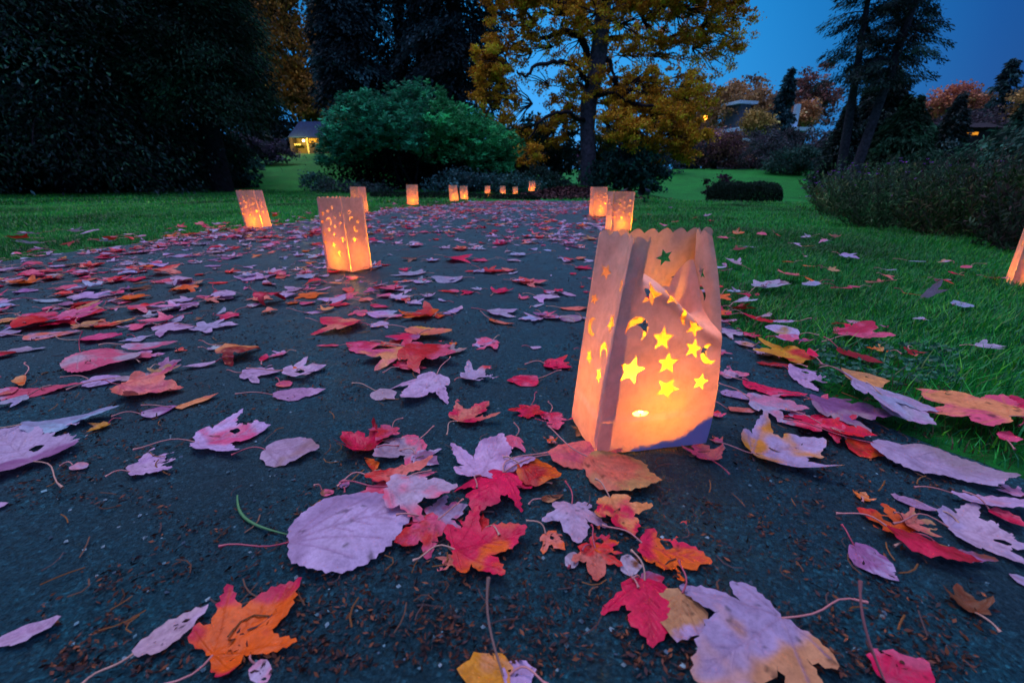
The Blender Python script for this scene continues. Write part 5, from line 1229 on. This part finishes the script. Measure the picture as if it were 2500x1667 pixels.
for x, y, on in cand:
    if y < 1.25 and np.min(np.hypot(hx[:, 0]-x, hx[:, 1]-y)) < .030+.02*(y < .8): continue
    s = rs.choice(list('MFOSHTC'), p=[.30, .14, .12, .08, .2, .08, .08]); c = rs.choice(CS, p=CWt); c2 = rs.choice(CS, p=CWt) if rs.rand() < .5 else c
    if y > 1.6 and rs.rand() < .25: c = c2 = rs.choice(['lav', 'blue'])
    if rs.rand() < .35: c2 = 'lav' if c in ('pink', 'blue', 'vio') else 'red' if c in ('crim', 'pink', 'sal') else c
    leaves.append(dict(x=x, y=y, L=float((rs.uniform(.016, .042) if rs.rand() < (.75 if y < 1.05 and x > -.8 and on else .33) else rs.uniform(.042, .082))*(1 if s != 'S' else .6)), s=s, c=c, c2=c2, rot=rs.uniform(0, 360), curl=(rs.uniform(-1.5, 1.5), rs.uniform(-.2, .8), rs.uniform(.5, 1.3)), lab=None, hero=False))
for l in leaves: l['size'] = l['L']*F/zc_of(l['y'])*(1.0 if l['hero'] or l['y'] < 1.2 else .9)
order = sorted(range(len(leaves)), key=lambda i: (not leaves[i]['hero'], -leaves[i]['size']))
vis = [i for i in order if abs(project(np.array([[leaves[i]['x'], leaves[i]['y'], 0.0]]))[0][0]-1250) < 1290]
top = sorted(vis, key=lambda i: -leaves[i]['size'])[:300]
indiv = set(top)
# pebbling the individuals onto the ground: later leaves rest on earlier ones
placed = []
def lift(x, y, L):
    n_ = sum(1 for (a, b, l2) in placed if math.hypot(a-x, b-y) < .36*(L+l2)); placed.append((x, y, L)); return min(n_, 4)*.0045
grassy = lambda x, y: not bool(on_path(np.array(x), np.array(y), -.01))
BG_ = MB(); BV = []; BF = []; BC = []; bn = 0; SV = []; SF = []; SCc = []; sn = 0
tmpl = {}
names = []
for i, l in enumerate(leaves):
    rng = np.random.RandomState(1000+i); single = i in indiv; g = grassy(l['x'], l['y'])
    zc = zc_of(l['y']); sp_ = float(np.clip(.0026*zc/.45, .0026, .007)) if single else .014
    if l['L'] > .11 and single: sp_ = .0032
    hs = 1+rng.normal(size=3)*.07; c1_ = np.clip(np.array(PAL[l['c']])*hs*(1+.12*rng.normal()), .004, .92); c2_ = np.clip(np.array(PAL[l['c2']])*(1+rng.normal(size=3)*.08), .004, .92)
    if l['c'] == l['c2'] and l['c'] in ('lav', 'blue', 'grey') and not l['lab'] and rng.rand() < .45: c2_ = np.array(PAL[rng.choice(['pink', 'vio', 'sal', 'tan'])])*.6+c1_*.4
    if single: v, f, c, vn = leaf_mesh(l['s'], l['L'], c1_, c2_, rng, l['curl'], sp_)
    else:
        key = (l['s'], i % 5)
        if key not in tmpl:
            sgn = (1.2, -1.2, .7, -.7, 1.6)[i % 5]; tmpl[key] = leaf_mesh(l['s'], .1, (.5, .5, .5), (.5, .5, .5), np.random.RandomState(i % 5+3), (sgn, .5, 1.0), .011, True)
        v, f, c, vn = tmpl[key]; v = v*l['L']/.1; c = c1_*c/.5
        mixm = sm(-.1, .2, fbm(v[:, 0]/l['L']*2.3+i, v[:, 1]/l['L']*2.3, 3, 2))[:, None]; c = c*(1-mixm)+c2_*mixm
    a = math.radians(l['rot']-90); tx = rng.normal()*(.15 if g else .03); ty = rng.normal()*(.15 if g else .03)
    if l['lab'] and 'upright' in l['lab'] and 'standing upright in the grass' in l['lab']: tx = 1.1
    R = Matrix.Rotation(a, 3, 'Z') @ Matrix.Rotation(tx, 3, 'X') @ Matrix.Rotation(ty, 3, 'Y'); Rn = np.array(R)
    off = np.array((0, .45*l['L'], 0)); w = (v-off)@Rn.T
    z0 = float(terrain(l['x'], l['y']))+(.024 if g else .0068)+lift(l['x'], l['y'], l['L'])
    loc = np.array((l['x'], l['y'], z0-np.percentile(w[:, 2], 1 if l['hero'] else 10)))
    sc_ = [(.42, .16, .16), (.5, .2, .2), (.45, .25, .2), (.38, .05, .09)][i % 4]
    if single:
        nm = 'maple_leaf' if l['s'] in 'MFTC' else 'leaf'
        o = obj(nm, raw_mesh(nm, w, f, M_LEAF, c, True, {'vein': vn}), None, loc); l['o'] = o
        r_st = .0010 if l['y'] < .7 else .0012
        long_ = 1.0
        if l['lab'] and ('long' in l['lab'] and 'stem' in l['lab']): long_ = 1.5
        vs, fs, cs = stem_mesh(l['L']*long_, rng, sc_, r_st); vs = vs+(0, 0, v[np.argmin(np.hypot(v[:, 0], v[:, 1])), 2]); vs = (vs-off)@Rn.T
        if l['lab'] and ('tall upright stem' in l['lab'] or 'stem standing up' in l['lab'] or 'stem sticking up' in l['lab']):
            t_ = np.linspace(0, 1, 9); b0 = vs[0]; hgt = .060 if l['y'] < .4 else .035; vs, fs = tube(np.c_[b0[0]-.012*np.sin(t_*2), b0[1]+.030*t_, b0[2]+hgt*t_], np.concatenate([np.full(8, .0009), [.0016]]), 6)
        else: vs[:, 2] = np.maximum(vs[:, 2], -loc[2]+float(terrain(l['x'], l['y']))+.0045)
        obj('stem', raw_mesh('stem', vs, fs, M_STEM, np.broadcast_to(sc_, (len(vs), 3)), True), o)
    else:
        BV.append(w+loc); BF.append(f+bn); BC.append(c); bn += len(w)
        if l['y'] < 3.2:
            vs, fs, cs = stem_mesh(l['L'], rng, sc_, .0011); vs = (vs-off)@Rn.T+loc; vs[:, 2] = np.maximum(vs[:, 2], float(terrain(l['x'], l['y']))+.008); SV.append(vs); SF.append(fs+sn); SCc.append(np.broadcast_to(sc_, (len(vs), 3))); sn += len(vs)
rest = obj('fallen_leaves', raw_mesh('fallen_leaves', np.concatenate(BV), np.concatenate(BF), M_LEAF, np.clip(np.concatenate(BC), .002, .9), True)); tag(rest, 'countless smaller fallen leaves strewn over the path and lawn edges', 'fallen leaves', kind='stuff')
so = obj('stems', raw_mesh('stems', np.concatenate(SV), np.concatenate(SF), M_STEM, np.concatenate(SCc), True), rest); so['kind'] = 'stuff'
# labels: custom ones first, then colour + form + place, numbered from the left where several read the same
groups = {}
for i in indiv:
    l = leaves[i]
    if l['lab']: tag(l['o'], l['lab'], 'leaf', 'fallen leaves'); continue
    d = CN[l['c']]+(' and '+CN[l['c2']].split()[-1] if l['c2'] != l['c'] and CN[l['c2']].split()[-1] != CN[l['c']].split()[-1] else '')
    groups.setdefault((d, FORM[l['s']], where(l['x'], l['y'])), []).append(l)
ORD = ['first', 'second', 'third', 'fourth', 'fifth', 'sixth', 'seventh', 'eighth', 'ninth', 'tenth']
for (d, fm, wh), ls in groups.items():
    ls.sort(key=lambda l: l['x']/(l['y']+.1))
    for j, l in enumerate(ls):
        if len(ls) == 1: t_ = f'{d} {fm} {wh}'
        elif len(ls) == 2: t_ = f"{d} {fm} {wh}, {'left' if j == 0 else 'right'} one"
        else: t_ = f"{d} {fm} {wh}, {ORD[min(j, 9)]} from left"
        if len(t_.split()) > 16: t_ = t_.replace(d, CN[l['c']])
        tag(l['o'], t_, 'leaf', 'fallen leaves')

# ------------------------------------------------------------------ litter on the asphalt: cedar bits, needles, crumbs
rng = np.random.RandomState(200); n = 9000; y = .22+rng.rand(n)**1.8*3.2; x = rng.uniform(-1, 1, n)*1.25*(y+.05)
cl = fbm(x*6, y*6, 21, 3); k = on_path(x, y, .22) & (cl > .05-.25*rng.rand(n)) ; x, y = x[k], y[k]; n = len(x)
k = np.repeat(np.arange(n), 5); Z0 = terrain(x, y)+.0065; P0 = np.c_[x[k], y[k], Z0[k]]+rng.normal(size=(len(k), 3))*(.0042, .0042, .0008)
D = unit(rng.normal(size=(len(k), 3))*np.array((1, 1, .25))); L = .006*(.3+rng.rand(len(k)))
v, f, c = cards(P0, D, L, L*.2, rng, col=pick([(0.09, 0.032, 0.022), (0.04, 0.02, 0.022), (0.13, 0.045, 0.022), (0.03, 0.02, 0.022), (0.03, 0.02, 0.022)], len(k), rng, .4))
tag(obj('cedar_litter', raw_mesh('cedar_litter', v, f, M_LITTER, c)), 'brown cedar crumbs and scales scattered over the asphalt', 'litter', kind='stuff')
m = MB(); 
for _ in range(520):
    y_ = .25+rng.rand()**1.5*1.8; x_ = rng.uniform(-1, 1)*1.2*(y_+.05)
    if not on_path(np.array(x_), np.array(y_), .0): continue
    a = rng.rand()*6.28; L_ = rng.uniform(.01, .03); t_ = np.linspace(-.5, .5, 4); bnd = rng.normal()*.004; zz_ = float(terrain(x_, y_))+.0085
    m.tube(np.c_[x_+np.cos(a)*L_*t_-np.sin(a)*bnd*t_**2*4, y_+np.sin(a)*L_*t_+np.cos(a)*bnd*t_**2*4, zz_+.002*rng.rand()+0*t_], .0005+.0003*rng.rand(), 4, pick([(0.22, 0.09, 0.03), (0.12, 0.06, 0.04), (0.08, 0.05, 0.05)], 1, rng, .3)[0])
tag(m.build('needle_litter', M_LITTER), 'thin brown needles and twiglets lying on the asphalt', 'litter', kind='stuff')
# pale grit stones in the asphalt surface
n = 900; y = .22+rng.rand(n)**1.6*2.2; x = rng.uniform(-1, 1, n)*1.25*(y+.05); k = on_path(x, y, 0); x, y = x[k], y[k]; n = len(x); r_ = rng.uniform(.0008, .0026, n)
oc = np.array([(1, 0, 0), (0, 1, 0), (-1, 0, 0), (0, -1, 0), (0, 0, .7), (0, 0, -.7)], float); of = np.array([(0, 1, 4), (1, 2, 4), (2, 3, 4), (3, 0, 4), (1, 0, 5), (2, 1, 5), (3, 2, 5), (0, 3, 5)])
v = (oc[None]*r_[:, None, None]*(1+.3*rng.normal(size=(n, 6, 1)))+np.c_[x, y, terrain(x, y)+.0058][:, None]).reshape(-1, 3); f = (of[None]+np.arange(n)[:, None, None]*6).reshape(-1, 3)
c = np.repeat(pick([(0.10, 0.20, 0.24), (0.20, 0.30, 0.34), (0.06, 0.10, 0.14)], n, rng, .3), 6, 0); tag(obj('grit', raw_mesh('grit', v, f, M_LITTER, c)), 'pale grit stones set in the asphalt', 'grit', kind='stuff')
# single green blade on the asphalt
a_ = np.array(ground(584, 1226)); b_ = np.array(ground(711, 1323)); t_ = np.linspace(0, 1, 12)[:, None]; p_ = a_+(b_-a_)*t_; p_[:, :2] += np.array([(-.012*math.sin(q*3.14), -.008*math.sin(q*3.14)) for q in t_[:, 0]]); p_[:, 2] += .009
V, Fq = tube(p_, .0014*np.sin(np.linspace(.5, 3.0, 12))+.0003, 5); gb = obj('grass_blade', raw_mesh('grass_blade', V, Fq, M_GRASS, np.broadcast_to((.10, .30, .12), (len(V), 3)), True)); tag(gb, 'single curved green grass blade lying on the asphalt, left of the oval leaf', 'grass blade')

# ------------------------------------------------------------------ grass
def grass(n, xr, yr, hgt, wid, seed, ypow=1.0):
    rng = np.random.RandomState(seed); y = yr[0]+(yr[1]-yr[0])*rng.rand(n)**ypow; x = rng.uniform(xr[0], xr[1], n)
    k = (~on_path(x, y, -.02)) & (np.abs(x) < 1.32*y+.35)
    edge = np.minimum(np.abs(x-pl(y)), np.abs(x-pr(y))); k &= (rng.rand(n) < sm(-.05, .04, edge)+.3)
    k &= (rng.rand(n) < .72+.9*fbm(x*3, y*3, 31, 3)); x, y = x[k], y[k]; n = len(x); edge = edge[k]
    tuft = fbm(x*2.3, y*2.3, 33, 3); hh = hgt*(.55+.8*rng.rand(n))*(1+.8*tuft)*(.55+.45*sm(0, .15, edge))
    az = rng.rand(n)*6.28; d = np.c_[np.cos(az), np.sin(az)]; s_ = np.c_[-d[:, 1], d[:, 0]]; ln = hh*rng.uniform(.1, .9, n)
    wind = np.array((.12, -.05)); w_ = wid*(.6+.8*rng.rand(n)); z = terrain(x, y)-.003; b = np.c_[x, y]
    def lv(t_, ww): c_ = b+(d+wind)*(ln*t_**1.8)[:, None]; zz = z+hh*(t_-.28*t_**2); return np.stack([np.c_[c_-s_*(w_*ww)[:, None], zz], np.c_[c_+s_*(w_*ww)[:, None], zz]], 1)
    A = lv(0.0, 1.0); B = lv(.5, .8); tp = (lv(1.0, 0))[:, :1]; V = np.concatenate([A, B, tp], 1); i = np.arange(n)[:, None]*5
    q = i+np.array((0, 1, 3, 2)); t3 = i+np.array((2, 3, 4)); c = pick([(0.008, 0.23, 0.022), (0.005, 0.15, 0.032), (0.055, 0.30, 0.012), (0.005, 0.11, 0.045), (0.07, 0.15, 0.03)], n, rng, .25, [.34, .28, .16, .17, .05])*(1.15+1.4*fbm(x*1.2, y*1.2, 35, 2))[:, None]
    dry = rng.rand(n) < (.25*np.exp(-edge/.12)); c[dry] = (0.10, 0.075, 0.04)
    return V.reshape(-1, 3), q, t3, np.repeat(np.clip(c, .002, 1), 5, 0)
GV = []; GQ = []; GT = []; GC = []; gn = 0
for a in ((62000, (.5, 2.6), (.35, 1.5), .036, .0009, 1), (90000, (.6, 4.6), (1.5, 3.4), .036, .0013, 2), (90000, (.8, 9), (3.4, 8), .04, .0024, 3), (60000, (1, 22), (8, 24), .06, .007, 4, 1.3),
          (14000, (.62, 2.3), (.5, 1.6), .055, .0011, 8), (26000, (-4.0, -2.0), (1.6, 3.2), .036, .0013, 5), (90000, (-7.5, -.9), (3.2, 7.5), .038, .0022, 6), (60000, (-18, -.6), (7.5, 20), .06, .007, 7, 1.3)):
    V, q, t3, c = grass(*a); GV.append(V); GQ.append(q+gn); GT.append(t3+gn); GC.append(c); gn += len(V)
tag(obj('grass', raw_mesh('grass', np.concatenate(GV), [np.concatenate(GQ), np.concatenate(GT)], M_GRASS, np.concatenate(GC))), 'short lush green grass of the lawns', 'grass', kind='stuff')
# clover leaves in the near grass edge
rng = np.random.RandomState(300); n = 260; q = np.array([ground(px, py)[:2] for px, py in zip(rng.uniform(1980, 2330, n), rng.uniform(860, 960, n))]); k = np.repeat(np.arange(n), 3); a = (np.tile(np.arange(3), n)*2.094+np.repeat(rng.rand(n)*6, 3))
P0 = np.c_[q[k], np.repeat(.012+.016*rng.rand(n), 3)]; v, f, c = cards(P0, unit(np.c_[np.cos(a), np.sin(a), .15+0*a]), .009, .0042, rng, col=pick([(.03, .17, .10), (.02, .12, .07)], n*3, rng, .2)); tag(obj('clover', raw_mesh('clover', v, f, M_GRASS, c)), 'tiny teal-green clover leaves in the grass edge', 'clover', kind='stuff')
